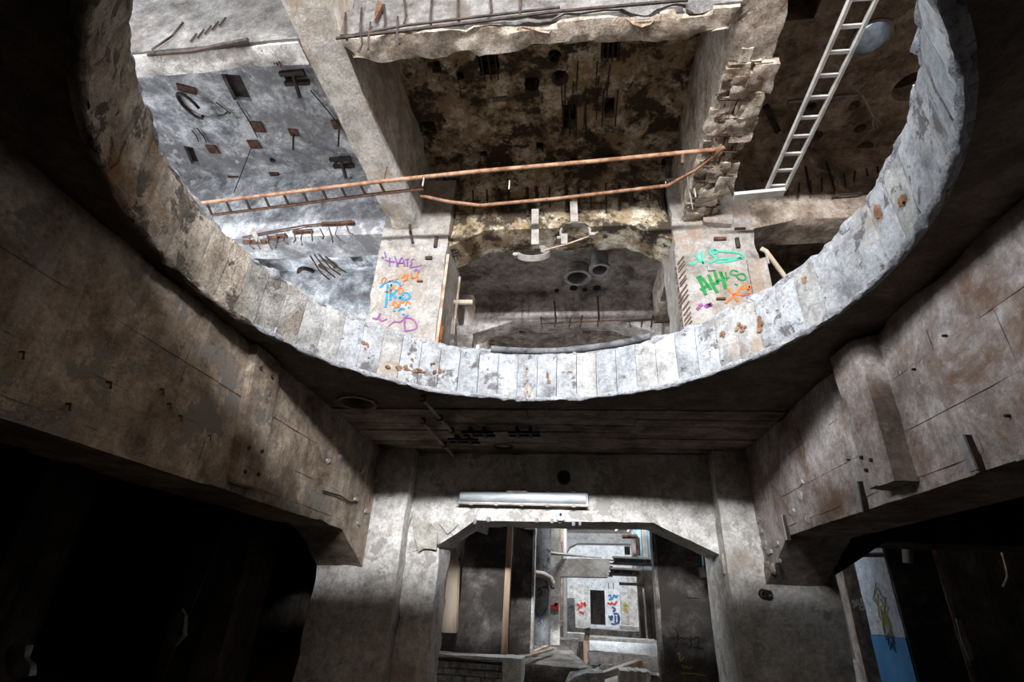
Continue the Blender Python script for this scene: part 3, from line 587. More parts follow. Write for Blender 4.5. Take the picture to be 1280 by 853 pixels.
MB().bar(P(853,192,z=zl), P(853,205,z=zl-.2), .04, .04).build('hanger', 'rust', r)
for px, py in ((637,226), (530,222), (868,236)):
    q = P(px, py, z=zl-.02); MB().tube([q, q+Vector((0,0,-.18))], .012, 5).build('shred', 'rope', r)
q = P(858,215,z=zl); MB().tube([q, P(862,240,z=zl-.1), P(866,262,z=zl-.3)], .008, 5).build('wire', 'rope', r)
r = bpy.data.objects['cable_ladder']
for q in (P(480,226.5,z=zl), P(895,187,z=zl)):
    MB().tube([q, (q.x, q.y, ZB+.06)], .012, 6).build('hanger', 'rust', r)
# white cable ladder in the right bay
zl2 = 5.9
r = empty('cable_ladder', P(965,237,z=zl2), 'white metal cable ladder running overhead in the upper right bay', 'cable ladder')
def ladpt(t, side):
    y = 6.42-t*4.6; x = 3.0-.10*t+(.27 if side else 0)+.05*math.sin(t*3.0); return Vector((x, y, zl2+.0+.25*t*(1-t)))
for side in (0, 1): MB().tube([ladpt(i/14, side) for i in range(15)], .035, 6).build('rail', 'white_metal', r, smooth=30)
for k in range(15):
    t = .02+k*.066; MB().bar(ladpt(t,0), ladpt(t,1), .045, .03).build('rung', 'white_metal', r)
for sd in (0, 1): q = ladpt(.655, sd); MB().tube([q, (q.x, q.y, ZB+.03)], .012, 6).build('hanger', 'white_metal', r)
r = empty('white_board', P(950,243,z=zl2-.09), 'short white board under the far end of the white ladder', 'board')
MB().bar(P(917,246,z=zl2-.07), P(980,240,z=zl2-.07), .14, .06).build('board', 'white_metal', r)
q = P(917,246,z=zl2-.07); MB().bar((q.x+.03,q.y,q.z), (q.x-.08,q.y,ZB+.1), .05, .03).build('hanger', 'iron', r)
# two pipe clamps hanging from the haunched beam
def clamp(lab, strap, ring, rad, tilt, a0, a1):
    r = empty('pipe_clamp', ring, lab, 'pipe clamp', 'pipe clamps under the haunched beam')
    MB().bar(strap[0], strap[1], .13, .03, (0,1,0)).build('strap', 'steel_pale', r)
    t_ = Vector(strap[0]); MB().box(t_.x-.05, t_.x+.05, t_.y, 7.56, t_.z-.06, t_.z+.02).build('stand_off', 'iron', r)
    m = MB(); n = 22; st = []
    for i in range(n+1):
        t = a0+(a1-a0)*i/n; e = Vector((math.cos(t), math.sin(t)*math.cos(tilt), math.sin(t)*math.sin(tilt))); up = Vector((0, -math.sin(tilt), math.cos(tilt)))*.05
        c = Vector(ring)
        st.append([m.bm.verts.new(p) for p in (c+e*rad-up, c+e*(rad+.035)-up, c+e*(rad+.035)+up, c+e*rad+up)])
    for a, b in zip(st, st[1:]):
        for k in range(4): m.face([a[k], a[(k+1)%4], b[(k+1)%4], b[k]])
    m.face(st[0]); m.face(st[-1][::-1])
    m.build('ring', 'steel_pale', r, smooth=40)
    for t in (a0, a1):
        e = Vector((math.cos(t), math.sin(t)*math.cos(tilt), math.sin(t)*math.sin(tilt))); c = Vector(ring)+e*(rad+.06)
        MB().box(c.x-.05, c.x+.05, c.y-.05, c.y+.05, c.z-.03, c.z+.03).build('lug', 'steel_pale', r, bevel=.01)
    return r
rg = P(667,317,y=7.2)
clamp('left pipe clamp, hanging lower with its ring tilted open', (P(669,262,y=7.2), P(669,306,y=7.2)), rg, .25, .95, -2.9, 1.1)
rg2 = P(719,292,y=7.2)
clamp('right pipe clamp, hanging higher as an upright half ring', (P(717,252,y=7.2), P(718,278,y=7.2)), rg2, .24, 1.35, -.2, 3.6)
q = P(705,300,y=7.15); MB().box(q.x-.05, q.x+.06, 7.1, 7.2, q.z-.12, q.z+.1).build('hanging_bracket', 'steel_pale', label='short pale bracket below the right pipe clamp', cat='bracket')
MB().tube([P(680,313,y=7.1), P(710,305,y=7.1), P(735,296,y=7.2), P(752,288,y=7.4)], .014, 6).build('bent_wire', 'rust_pale', label='thin bent wire joining the two pipe clamps', cat='wire')
# duct stubs under the dark ceiling behind
for px, py, ro, h, lab in ((722,347,.27,.28,'wide grey duct stub poking from the dark ceiling'), (750,337,.19,.42,'narrow grey duct stub beside the wider one')):
    q = P(px, py, z=ZK-h); r = empty('duct_stub', q, lab, 'duct', 'duct stubs in the dark middle ceiling')
    MB().pipe((q.x,q.y,ZK-h), (q.x,q.y,ZK+.1), ro, ro*.9, 26).build('sleeve', 'steel_grey', r, smooth=40)
    MB().pipe((q.x,q.y,ZK-h-.02), (q.x,q.y,ZK-h+.04), ro+.05, ro*.88, 26).build('flange', 'steel_grey', r, smooth=40)
    MB().plate(circle(q.x, q.y, ro*.9, ZK-.05), [], (0,0,.03)).build('end_cap', 'conc_greydark', r)
for px, py in ((717,361), (746,361), (731,363), (696,364)):
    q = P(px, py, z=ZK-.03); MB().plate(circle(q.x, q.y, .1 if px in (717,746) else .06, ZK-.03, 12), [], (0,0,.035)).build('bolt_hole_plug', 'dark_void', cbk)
MB().tube([P(558,378,y=8.3), P(591,378,y=8.3)], .05, 8).build('timber_prop', 'wood_pale', label='short pale timber prop between the left column and the dark bay', cat='prop')
r = empty('timber_pole', P(988,356,y=7.9), 'pale broken pole leaning right of the green-tagged column', 'pole')
MB().tube([P(951,311,y=7.6), P(957,314,y=7.6), P(992,361,y=7.9), P(992,361,y=7.9)*1.0+(P(992,361,y=7.9)-P(957,314,y=7.6))*((P(992,361,y=7.9).z-ZT)/(P(957,314,y=7.6).z-P(992,361,y=7.9).z))], .045, 8).build('shaft', 'wood_pale', r, smooth=50)
MB().tube([P(958,318,y=7.6), P(961,330,y=7.6)], .02, 6).build('shred', 'rope', r)
q = P(566,390,y=8.25); MB().prism([q, (q.x,8.25,ZT), (q.x+.35,8.25,ZT)], (0,.3,0)).rough(.15, .02).build('concrete_chunk', 'conc_greydark', smooth=40, label='grey wedge of broken concrete behind the blue-tagged column', cat='rubble')

# ================================================================== THINGS IN THE LOWER BAY
def yb_at(x): return 7.6-.045*x             # front face of the doorway beam
# strip light on the doorway beam
x0, x1, za, zb = P(573,630,y=7.6).x, P(735,630,y=7.55).x, 1.235, 1.44
yf = 7.6
r = empty('strip_light', ((x0+x1)/2, yf, za), 'long grey strip light on the beam over the doorway', 'light fitting')
m = MB().box(x0, x1, yf-.09, yf, za, zb).shear(lambda c: (c.x, c.y-.045*c.x, c.z)); m.build('housing', 'steel_grey', r, bevel=.012)
m = MB(); n = 8; prof = [(yf-.09-.08*math.sin(math.pi*i/n)**.6, za+.03+(zb-za-.05)*i/n) for i in range(n+1)]
m.prism([(x0+.03, a, b) for a, b in prof], (x1-x0-.06,0,0)).shear(lambda c: (c.x, c.y-.045*c.x, c.z)); m.build('cover', 'cover_plastic', r, smooth=40)
m = MB().box(x0-.01, x1+.01, yf-.125, yf-.085, za-.006, za+.012).shear(lambda c: (c.x, c.y-.045*c.x, c.z)); m.build('lower_flange', 'steel_pale', r)
for k in range(5):
    xx = x0+.2+(x1-x0-.4)*k/4
    for zz in (za, zb): MB().box(xx-.025, xx+.025, yb_at(xx)-.135, yb_at(xx)-.08, zz-.018, zz+.018).build('clip', 'steel_pale', r)
m = MB(); pp = [(-.9,1.425),(-.84,1.425),(-.83,1.40),(-.78,1.41),(-.74,1.395),(-.72,1.425),(-.70,1.43),(-.9,1.435)]
m = MB().box(-.98,-.68,yf-.17,yf-.14,1.39,1.425).shear(lambda c: (c.x, c.y-.045*c.x, c.z)); m.build('torn_label', 'plaster_flake', r)
q = P(701,645,y=7.55); r = empty('wall_bracket', q, 'small white bracket under the strip light', 'bracket')
MB().box(q.x-.05, q.x+.05, 7.5, 7.62, q.z-.07, q.z+.07).build('plate', 'white_metal', r, bevel=.012)
MB().tube([(q.x,7.5,q.z+.01), (q.x,7.47,q.z+.01)], .018, 8).build('bolt', 'iron', r)
q = P(705,598,y=7.6); r = empty('wall_port', q, 'round dark pipe port high on the doorway beam', 'port')
MB().pipe((q.x,7.5,q.z), (q.x,7.7,q.z), .095, .07, 20).build('sleeve', 'iron', r, smooth=40)
MB().tube([(q.x,7.53,q.z), (q.x,7.56,q.z)], .075, 18).build('plug', 'wall_dark', r)
for px, py in ((594,653), (611,650), (671,651), (700,652), (717,655), (725,655), (690,652)):
    q = P(px, py, y=7.62); MB().box(q.x-.02, q.x+.02, 7.58, 7.64, q.z-.03, q.z+.03).rough(.03,.01).build('crumb', 'crumb_white', beamB)
# pipes and brackets under the soffit
for a, b, lab in (((527,498),(566,541),'rusty pipe clamped under the soffit, nearer the opening'), ((527,526),(573,577),'rusty pipe under the soffit reaching to the doorway beam')):
    qa, qb = P(*a, z=ZS-.06), P(*b, z=ZS-.06); r = empty('ceiling_pipe', qa, lab, 'pipe', 'pipes under the soffit')
    MB().tube([qa, qb], .02, 10).build('tube', 'rust_pale', r, smooth=50)
    for t in (.03, .55, .96):
        c = qa.lerp(qb, t); MB().box(c.x-.03, c.x+.03, c.y-.02, c.y+.02, ZS-.09, ZS-.01).build('clamp', 'iron', r, bevel=.008)
for a, b, lab in (((578,543),(618,543),'left double steel bracket under the soffit'), ((636,543),(675,543),'right double steel bracket under the soffit'), ((561,551),(599,552),'thin steel rail under the soffit behind the brackets')):
    qa, qb = P(*a, z=ZS-.08), P(*b, z=ZS-.08); r = empty('soffit_bracket', qa.lerp(qb,.5), lab, 'bracket', 'steel brackets under the soffit')
    for dy in (-.07, .07): MB().bar(qa+Vector((0,dy,0)), qb+Vector((0,dy,0)), .025, .03).build('bar', 'iron', r)
    for t in (.28, .7):
        c = qa.lerp(qb, t); MB().box(c.x-.02, c.x+.02, c.y-.11, c.y+.11, ZS-.1, ZS-.01).build('cleat', 'iron', r)
# plates on the side beams
r = empty('wall_plate', (XL,4.2,.8), 'long smooth plate fixed upright on the left beam', 'plate')
MB().prism([(XL-.01,3.86,1.98),(XL-.01,4.30,1.98),(XL-.01,4.50,.80),(XL-.01,4.10,.78)], (.085,0,0)).build('panel', 'conc_tan', r, bevel=.012)
for y, z in ((4.2,.9),(4.4,.92),(4.16,1.1),(4.36,1.12),(4.0,1.8),(4.2,1.8)): MB().tube([(XL+.065,y,z),(XL+.09,y,z)], .018, 8).build('bolt', 'iron', r)
r = empty('concrete_pilaster', (XRt,4,.85), 'thick concrete pilaster block hanging on the right beam', 'pilaster')
MB().prism([(XRt+.01,3.78,1.97),(XRt+.01,4.2,1.97),(XRt+.01,4.17,.86),(XRt+.01,3.8,.86)], (-.17,0,0)).rough(.06, .012, .05, 4, 0, 2).build('block', 'conc_mauve', r, smooth=35)
for y, z in ((4.1,1.0),(4.0,1.05),(4.12,1.1)): MB().tube([(XRt-.15,y,z),(XRt-.175,y,z)], .015, 8).build('bolt', 'iron', r)
def angle_iron(a, b, lab, wdt):
    qa, qb = P(*a, x=XRt-.02), P(*b, x=XRt-.02); r = empty('angle_iron', qb, lab, 'angle iron', 'angle irons on the right beam')
    MB().bar(qa, qb, .012, wdt, (1,0,0)).build('flange', 'iron', r); MB().bar(qa+Vector((-.03,.02,0)), qb+Vector((-.03,.02,0)), .06, .012, (1,0,0)).build('web', 'steel_grey', r)
angle_iron((1210,544), (1228,588), 'wide steel angle stub low on the right beam, nearest the viewer', .07)
angle_iron((1076,602), (1083,640), 'narrow steel angle stub low on the right beam, beyond the pilaster', .05)
angle_iron((980,644), (987,676), 'pale slim stub at the far haunch of the right beam', .03)
# flaking plaster
for k, (px, py, s) in enumerate(((951,665,.05), (955,680,.07), (962,690,.06), (958,705,.05), (970,680,.05), (966,712,.06), (973,702,.04), (948,650,.04), (990,640,.05), (1000,620,.05), (1002,604,.04), (1010,650,.04))):
    q = P(px, py, x=XRt-.015); m = MB(); n = 7
    m.prism([(XRt+.0, q.y+1.1*s*math.cos(t)*(1+.4*random.uniform(-1,1)), q.z+s*.8*math.sin(t)*(1+.4*random.uniform(-1,1))) for t in [2*math.pi*i/n for i in range(n)]], (-.025,.0,.01)); m.build('plaster_flake', 'plaster_flake', beamR)
for k, (px, py, s) in enumerate(((410,577,.04), (425,572,.04), (445,625,.05), (452,590,.04), (457,640,.05), (462,665,.05), (448,655,.04), (470,600,.05))):
    q = P(px, py, x=XL+.01); m = MB(); n = 7
    m.prism([(XL+.0, q.y+1.1*s*math.cos(t)*(1+.4*random.uniform(-1,1)), q.z+s*.7*math.sin(t)*(1+.4*random.uniform(-1,1))) for t in [2*math.pi*i/n for i in range(n)]], (.025,0,.01)); m.build('plaster_flake', 'plaster_flake', beamL)
for pl in ([(517,650),(535,652),(541,655),(548,665),(546,688),(530,686),(524,690),(519,675)], [(505,640),(512,632),(516,645),(510,660)], [(548,655),(556,650),(574,656),(560,668)]):
    m = MB(); m.prism([P(a, b, y=7.68) for a, b in pl], (0,-.035,.0)); m.rough(.06, .02, 0, 3, 0, 2); m.build('plaster_flake', 'plaster_flake', colL, smooth=50)
for px, py in ((137,478), (203,487), (226,520), (212,505), (28,440), (86,505), (262,545), (330,520)):
    q = P(px, py, x=XL+.02); MB().tube([(XL-.02,q.y,q.z), (XL+.03,q.y,q.z), (XL+.035,q.y+.01,q.z-.04)], random.choice((.006,.009)), 6).build('rebar_stub', 'rust', beamL)
for px, py in ((1142,462), (1060,575), (1180,420), (1258,520)):
    q = P(px, py, x=XRt-.02); MB().tube([(XRt+.02,q.y,q.z), (XRt-.03,q.y,q.z)], .009, 6).build('rebar_stub', 'iron', beamR)
# long crack wires and cables
MB().tube([P(404,614,x=XL+.02), P(425,620,x=XL+.03), P(437,628,x=XL+.02), P(447,627,x=XL+.02)], .01, 5).build('thin_cable', 'iron', label='thin loose cable on the far end of the left beam', cat='cable')
r = empty('wire_coil', P(958,743,y=7.2), 'small black wire coil on the lower right column', 'wire')
for k in range(3): MB().tube([P(953+4*k+4*math.cos(t), 742+k+4.5*math.sin(t), y=7.2) for t in [i*.5 for i in range(13)]], .013, 5).build('loop', 'iron', r)
a = P(283,650,x=-4.5); a = P(283,650,x=-4.5)+(a-P(203,848,x=-4.5))*((ZS-a.z)/(a.z-P(203,848,x=-4.5).z)); b = P(203,848,x=-4.5)
MB().tube([a, a.lerp(b,.5)+Vector((.03,0,0)), b], .008, 6).build('thin_cable', 'rust', label='thin slack cable hanging in the darkness at the left', cat='cable')
for pts, lab in (([(212,800),(216,775),(226,760),(231,770),(228,795),(218,808)], 'torn pale sheet hanging beside the cable in the dark'), ([(12,812),(20,808),(32,808),(30,822),(38,832),(36,845),(20,846),(10,835)], 'crumpled white plastic bag in the lower left corner')):
    yy = P(218,785,x=-4.5).y if pts[0][0] > 100 else 4.7; m = MB(); m.prism([P(u, v, y=yy) for u, v in pts], (0,.06,0)); m.rough(.05, .04, 0, 2, 0, 1, 3); m.build('plastic_sheet', 'steel_grey', smooth=60, label=lab, cat='plastic sheet')

# ================================================================== THE FAR HALL THROUGH THE DOORWAY
def vbox(pxl, pxr, pyref, y, th, z0, z1, mat, name, lab=None, cat=None, par=None, rg=.0, seed=0, **kw):
    a, b = P(pxl, pyref, y=y).x, P(pxr, pyref, y=y).x
    m = MB().box(a, b, y, y+th, z0, z1)
    if rg: m.rough(.2, rg, rg*4, 3, 0, seed)
    return m.build(name, mat, par, smooth=35 if rg else None, label=lab, cat=cat, **kw)
def pz(px, py, y): return P(px, py, y=y).z
def slabpx(pts, y, th, mat, name, lab=None, cat=None, par=None, rg=0, **kw):
    m = MB(); m.prism([P(u, v, y=y) for u, v in pts], (0,th,0))
    if rg: m.rough(.2, rg, rg*3, 3, 0, pts[0][0])
    return m.build(name, mat, par, smooth=35 if rg else None, label=lab, cat=cat, **kw)
# left pier with a brown corner strip
p1 = vbox(576, 630, 740, 9.6, .9, -1.2, 2.4, 'pier_soot_shade', 'concrete_pier', 'grey pier with a brown corner strip left in the doorway', 'pier', rg=.008)
vbox(630, 637, 740, 9.56, .1, -1.2, 2.4, 'wood', 'corner_strip', par=p1)
slabpx([(583,660),(600,655),(610,660),(608,668)], 9.5, .1, 'conc_pale', 'corbel', par=p1, rg=.01)
MB().box(-4.1, -1.2, 12.1, 12.3, -1.2, 3).build('wall_left', 'wall_dark', label='added dark wall giving the blackness behind the hanging board', kind='structure')  # wall added to make the gap behind the board go dark
MB().box(-9.6, -3.55, 8.45, 8.6, -1.2, ZS).build('wall_back', 'wall_dark', label='added dark end wall shutting light out of the lower left bay', kind='structure')  # added to stop hall light leaking into the left bay
MB().box(-4.3, -4.1, 8.9, 36, -1.2, 2.7).build('wall_left', 'conc_greydark', label='added light-blocking wall along the left of the far hall', kind='structure')  # added light screen, kept low so the left rear lamp reaches the hall
r = empty('hanging_board', P(561,791,y=9.52), 'pale cracked board hanging left inside the doorway', 'board')
slabpx([(561,700),(573,700),(570,792),(551,791)], 9.52, .04, 'wood_pale', 'panel', par=r)
slabpx([(570,702),(575,700),(572,790),(570,792)], 9.57, .04, 'wood', 'edge_strip', par=r)
slabpx([(560,686),(568,684),(573,700),(561,700)], 9.54, .05, 'wood_grey', 'head', par=r)
MB().bar(P(540,697,y=9.57), P(576,700,y=9.57), .06, .05).build('rail', 'iron', r)
p2 = vbox(638, 665, 760, 11.2, .8, -1.2, 1.38, 'pier_soot_shade', 'concrete_pier', 'dark brown pier between the corner strip and the round column', 'pier', rg=.008)
vbox(640, 652, 700, 11.1, .8, 1.4, 3.4, 'conc_pale', 'upper_block', par=p2, rg=.01); vbox(653, 667, 700, 11.0, .8, 1.34, 3.4, 'conc_pale', 'upper_block', par=p2, rg=.01)
vbox(664, 667, 760, 11.1, .3, -1.2, 1.36, 'conc_pale', 'corner_strip', par=p2)
q = P(677,760,y=12.6); m = MB().tube([(q.x,12.6,-1.2), (q.x,12.6,3.6)], .19, 20)
rc = empty('round_column', (q.x,12.6,-1.2), 'slim round blue-grey column in the doorway view', 'column'); m.build('shaft', 'rim_grey', rc, smooth=40)
strokes('graffiti', rc, [[(669,762),(673,774),(679,768),(684,760)], [(671,778),(678,772)], [(673,768),(676,780)]], .02, 'spray_navy', 0, 0, 1, y=12.6, off=.2)
r = empty('bent_pipe', P(682,722,y=12.4), 'pale bent pipe end gripping the round column', 'pipe')
MB().tube([P(668,717,y=12.4), P(680,719,y=12.4), P(688,724,y=12.4), P(691,731,y=12.4)], .07, 8).build('elbow', 'steel_pale', r, smooth=50)
MB().tube([P(688,729,y=12.4), P(689,735,y=12.4), P(693,736,y=12.4)], .02, 6).build('hook', 'iron', r)
sc = vbox(686, 700, 760, 13.2, .5, -1.2, 3.8, 'conc_pale', 'concrete_column', 'pale square column with a red tag in the doorway view', 'column', rg=.005)
strokes('graffiti', sc, [[(687,754),(689,761),(691,756),(693,762)], [(693,758),(696,754)], [(694,755),(696,763)], [(697,754),(697,762)]], .05, 'spray_red', 0, 0, 1, y=13.2, off=.02, label='red sprayed tag')
pb = slabpx([(686,698),(761,699),(763,706),(760,722),(686,721)], 13.2, .6, 'conc_pale', 'concrete_beam', 'short pale beam with a broken end across the far hall', 'beam', rg=.006)
for k in range(6): rebar(pb, [P(760,700+4*k,y=13.25), P(764+random.uniform(0,3),701+4*k,y=13.2)], .02)
MB().tube([P(673,689,y=12.7), P(690,692,y=13), P(715,694.5,y=13.3), P(752,697.5,y=13.5)], .055, 6, True, .02).build('timber_stick', 'wood_grey', smooth=50, label='long splintered timber lying on the short pale beam', cat='timber')
r = empty('steel_channel', P(790,715,y=13), 'stacked pale blue steel channels at the beam end', 'steel channel')
for (xa, xb, ya, yb_) in ((767,816,697,707), (763,799,711,720)):
    q0, q1 = P(xa,ya,y=13), P(xb,yb_,y=13)
    MB().box(q0.x, q1.x, 13.06, 13.1, q1.z, q0.z).build('web', 'blue_steel', r)
    for zz in (q0.z, q1.z): MB().box(q0.x-.03, q1.x+.03, 12.9, 13.1, zz-.02, zz+.02).build('flange', 'white_metal' if zz > q1.z else 'iron', r)
    for t in (.06, .35, .8, .95):
        c = q0.lerp(q1, t); MB().box(c.x-.04, c.x+.04, 12.98, 13.08, q1.z+.03, q0.z-.03).build('cleat', 'rust_pale' if t < .1 or t > .9 else 'steel_grey', r)
q = P(806,703,y=13.1); MB().box(q.x-.06, q.x+.06, 13.1, 14.22, q.z-.04, q.z+.04).build('stay', 'blue_steel', r)
r = empty('steel_column', P(803,690,y=14.2), 'light blue steel column at the right of the far hall', 'column')
za_ = pz(800,712,14.2)
for pa, pb_, mt in ((791,795,'white_metal'), (795.5,803,'blue_steel'), (803.5,810,'white_metal'), (810.5,814,'blue_steel')):
    a_, b_ = P(pa,690,y=14.2).x, P(pb_,690,y=14.2).x; MB().box(a_, b_, 14.2+(.1 if mt == 'blue_steel' else 0), 14.6, za_, 4.2).build('flange', mt, r)
MB().tube([P(778,671,y=14), P(796,671,y=14), P(797,673,y=14), P(798,695,y=14)], .05, 8).build('rust_pipe', 'rust', smooth=50, label='rusty bent pipe in front of the light blue column', cat='pipe')
for a_, b_ in (((769,664),(778,655)), ((784,665),(792,657))): MB().bar(P(*a_,y=15), P(*b_,y=15), .05, .05).build('brace', 'white_metal', r)
MB().bar(P(786,655,y=14.1), P(797,671,y=14.1), .04, .04).build('brace', 'blue_steel', r)
# high beams and green-white wall further on
slabpx([(707,663),(795,663),(795,680),(722,679),(712,684),(708,692)], 21, .8, 'plaster_white', 'concrete_beam', 'white haunched beam high in the far hall', 'beam')
slabpx([(705,655),(800,655),(800,660),(705,659)], 20, .8, 'wood_grey', 'concrete_beam', 'thin grey beam under the top of the doorway view', 'beam')
slabpx([(705,650),(800,650),(800,664),(705,664)], 23, .4, 'conc_brown', 'concrete_beam', 'stained brown beam behind the high white beam', 'beam')
for a_, b_, mt, lab in ((700,704,'conc_brown','brown post just right of the red-tagged column'), (704.5,708.5,'white_metal','thin white post beside the brown post')):
    vbox(a_, b_, 690, 16, .3, -1.2, 3.8, mt, 'post', lab, 'post')
vbox(700, 709, 760, 17, .4, -1.2, pz(704,722,17), 'wood', 'post', 'brown timber post under the short pale beam', 'post')
# far end wall with its doorway
yw = 36
def fx(px): return P(px,760,y=yw).x
MB().plate([(fx(650),yw,-1.2),(fx(850),yw,-1.2),(fx(850),yw,8.2),(fx(650),yw,8.2)], [[(fx(738),yw,-1.0),(fx(757),yw,-1.0),(fx(757),yw,pz(745,738,yw)),(fx(738),yw,pz(745,738,yw))], [(fx(784),yw,pz(787,694,yw)),(fx(792),yw,pz(787,694,yw)),(fx(792),yw,pz(787,683,yw)),(fx(784),yw,pz(787,683,yw))]], (0,.4,0)).build('wall_back', 'plaster_white', label='white end wall of the far hall with a dark doorway', kind='structure')
MB().box(fx(720), fx(800), yw+3, yw+3.2, -1.2, 6).build('wall_back', 'wall_dark', label='dark wall seen through the far doorway', kind='structure')
vbox(711, 737.5, 760, 33, .4, -1.2, pz(720,731,33), 'conc_pale', 'partition', 'grey low partition with a red tag left of the far doorway', 'partition')
strokes('graffiti', None, [[(721,755),(726,758),(722,762)], [(727,753),(727,760)], [(729,754),(732,759),(731,753)], [(724,765),(730,767)]], .09, 'spray_red', 0, 0, 1, y=32.98, off=.02).name = 'graffiti'
g_ = [o for o in bpy.data.objects if o.name.startswith('graffiti') and o.parent is None][0]
pt = [o for o in bpy.data.objects if o.name.startswith('partition')][0]; L = g_.location.copy(); g_.parent = pt; g_.location = L-pt.location
wp = vbox(756.5, 775.5, 760, 31, .25, pz(765,784,31), pz(765,737,31), 'plaster_white', 'partition', 'bright white graffiti-covered panel right of the far doorway', 'partition')
strokes('graffiti', wp, [[(760,745),(763,744),(764,748)], [(766,748),(768,743),(770,748),(772,744)], [(761,750),(766,749)]], .075, 'spray_blue', 0, 0, 1, y=31, off=.02)
strokes('graffiti', wp, [[(759,754),(765,756)], [(764,753),(768,757),(771,752)]], .075, 'spray_red', 0, 0, 1, y=31, off=.02)
strokes('graffiti', wp, [[(761,770),(764,777),(766,770),(763,772)], [(767,768),(773,767),(775,776),(770,781),(764,780)], [(769,770),(769,779)], [(765,759),(770,762),(766,765)], [(772,770),(774,780)]], .08, 'spray_navy', 0, 0, 1, y=31, off=.02)
dp = slabpx([(704,748),(718,748),(720,798),(704,798)], 23.8, .2, 'brick_grey', 'door_leaf', 'dark blue-grey tagged door leaf leaning in the far hall', 'door leaf')
strokes('graffiti', dp, [[(708,756),(711,762),(714,754)], [(709,765),(713,762),(716,768)], [(708,752),(716,758)], [(710,771),(715,771)]], .1, 'spray_navy', 0, 0, 1, y=24, off=.02)
vbox(786.5, 799, 760, 30, .5, -1.2, pz(790,722,30), 'conc_pale', 'concrete_pier', 'light grey pier right of the white graffiti panel', 'pier')
pt2 = vbox(776, 786, 760, 33, .5, -1.2, pz(780,740,33), 'conc_pale', 'partition', 'grey partition with faint yellow tag behind the white panel', 'partition')
strokes('graffiti', pt2, [[(779,755),(784,758),(780,762),(784,765)]], .2, 'spray_yellow', 0, 0, 1, y=33, off=.02)
vbox(799, 826, 760, 22, .4, -1.2, 3, 'wall_dark', 'concrete_pier', 'black pier at the right of the far hall', 'pier')
MB().tube([P(804,736,y=21.8), P(807,765,y=21.8), P(807.5,778,y=21.8), (P(808,778,y=21.8).x, 21.8, -1.2)], .035, 6).build('thin_pole', 'white_metal', label='thin white pole leaning on the black pier', cat='pole')
MB().tube([P(774,730,y=21.96), P(804,731,y=21.96)], .06, 6).build('thin_pipe', 'iron', label='thin dark pipe above the white graffiti panel', cat='pipe')
for pa in (761, 767): rebar(wp, [P(pa,737,y=31.1), P(pa-.5,729,y=31.1)], .02, 'iron')
# low walls crossing the floor of the hall
for (pl, pr, ptop, y, th, mt, lab) in ((776,822,781,28.8,1.0,'wood_grey','low brown kerb wall right of the white panel'), (700,822,787,26,1.4,'floor_rubble','rubble-covered low wall below the far doorway'), (703,732,794,21,.9,'conc_pale','white-topped low wall below the tagged door leaf'), (736,822,797,20,1.0,'conc_pale','pale low wall across the middle of the far hall'), (690,722,803,14.5,1.0,'conc_greydark','dark low wall behind the crusted post')):
    vbox(pl, pr, 790, y, th, -1.2, pz(750,ptop,y), mt, 'low_wall', lab, 'low wall', rg=.02)
q = P(778,817,y=15.2); m = MB(); a_ = P(737,817,y=15.2).x; b_ = P(826,817,y=15.2).x
zp = pz(778,803,15.4)-.24; m.tube([(a_,15.4,zp), (b_,15.4,zp)], .24, 18); m.build('fallen_pipe', 'plaster_white', smooth=50, label='thick pale pipe lying across the far hall floor', cat='pipe')
vbox(736, 826, 820, 13.6, .5, -1.2, pz(778,818,13.6), 'conc_cross', 'low_wall', 'dark brown low wall in front of the thick pale pipe', 'low wall', rg=.02)
r = empty('timber_post', P(728,830,y=13.8), 'short dark post with a crusted top in the far hall', 'post')
slabpx([(723,803),(730,803),(731,832),(722,832)], 13.8, .25, 'iron', 'shaft', par=r); slabpx([(729,800),(734,802),(734,830),(730,832)], 13.78, .2, 'wood', 'side_board', par=r)
slabpx([(731,786),(738,785),(737,800),(735,818),(732,815),(730,800)], 13.9, .2, 'conc_broken', 'crust', par=r, rg=.03)
# rubble just inside the doorway
zt_ = pz(700,832,10); xa, xb = P(648,840,y=10).x, P(742,840,y=10).x
m = MB().hull8([(xa,10,-1.2),(xb,10,-1.2),(xb-.1,13,-1.2),(xa-.4,13,-1.2),(xa,10,zt_),(xb,10,zt_-.02),(xb-.5,13,zt_+.1),(xa-.4,13,zt_+.12)]).rough(.16, .03, .12, 2.2, 0, 4)
m.build('concrete_slab', 'floor_rubble', smooth=40, label='broken concrete slab on the floor just inside the doorway', cat='slab')
for a_, b_ in (((655,822),(690,812)), ((668,815),(684,808))): MB().bar(P(*a_,z=zt_+.1), P(*b_,z=zt_+.14), .07, .03).build('lath', 'rust_pale', label='thin brown lath lying on the broken slab, '+('nearer the front' if a_[0] == 655 else 'nearer the back'), cat='lath')
lw = empty('brick_wall', (-1.2,8.7,-1.2), 'low crumbling grey brick wall at the doorway', 'low wall')
ztop = pz(590,826,8.8); xa, xb = P(533,840,y=8.8).x, P(628,840,y=8.8).x
MB().box(xa-.3, xb, 8.86, 9.2, -1.2, ztop-.03).rough(.15, .02).build('core', 'brick_grey', lw, smooth=40)
hb = .085
for row in range(5):
    x = xa-.3-.1*(row%2); z = ztop-.03-hb*(row+1)
    while x < xb-.05:
        L = random.uniform(.19, .27); d_ = random.uniform(0, .05)
        if x > xa-.45: MB().box(x+.008, min(x+L, xb)-.008, 8.76+d_, 8.9, z+.008, z+hb-.004).rough(.1, .012, .03, 5, 0, x*3+row).build('brick', 'brick_grey', lw, smooth=40)
        x += L
a_, b_ = P(628,840,y=8.75).x, P(652,840,y=8.75).x
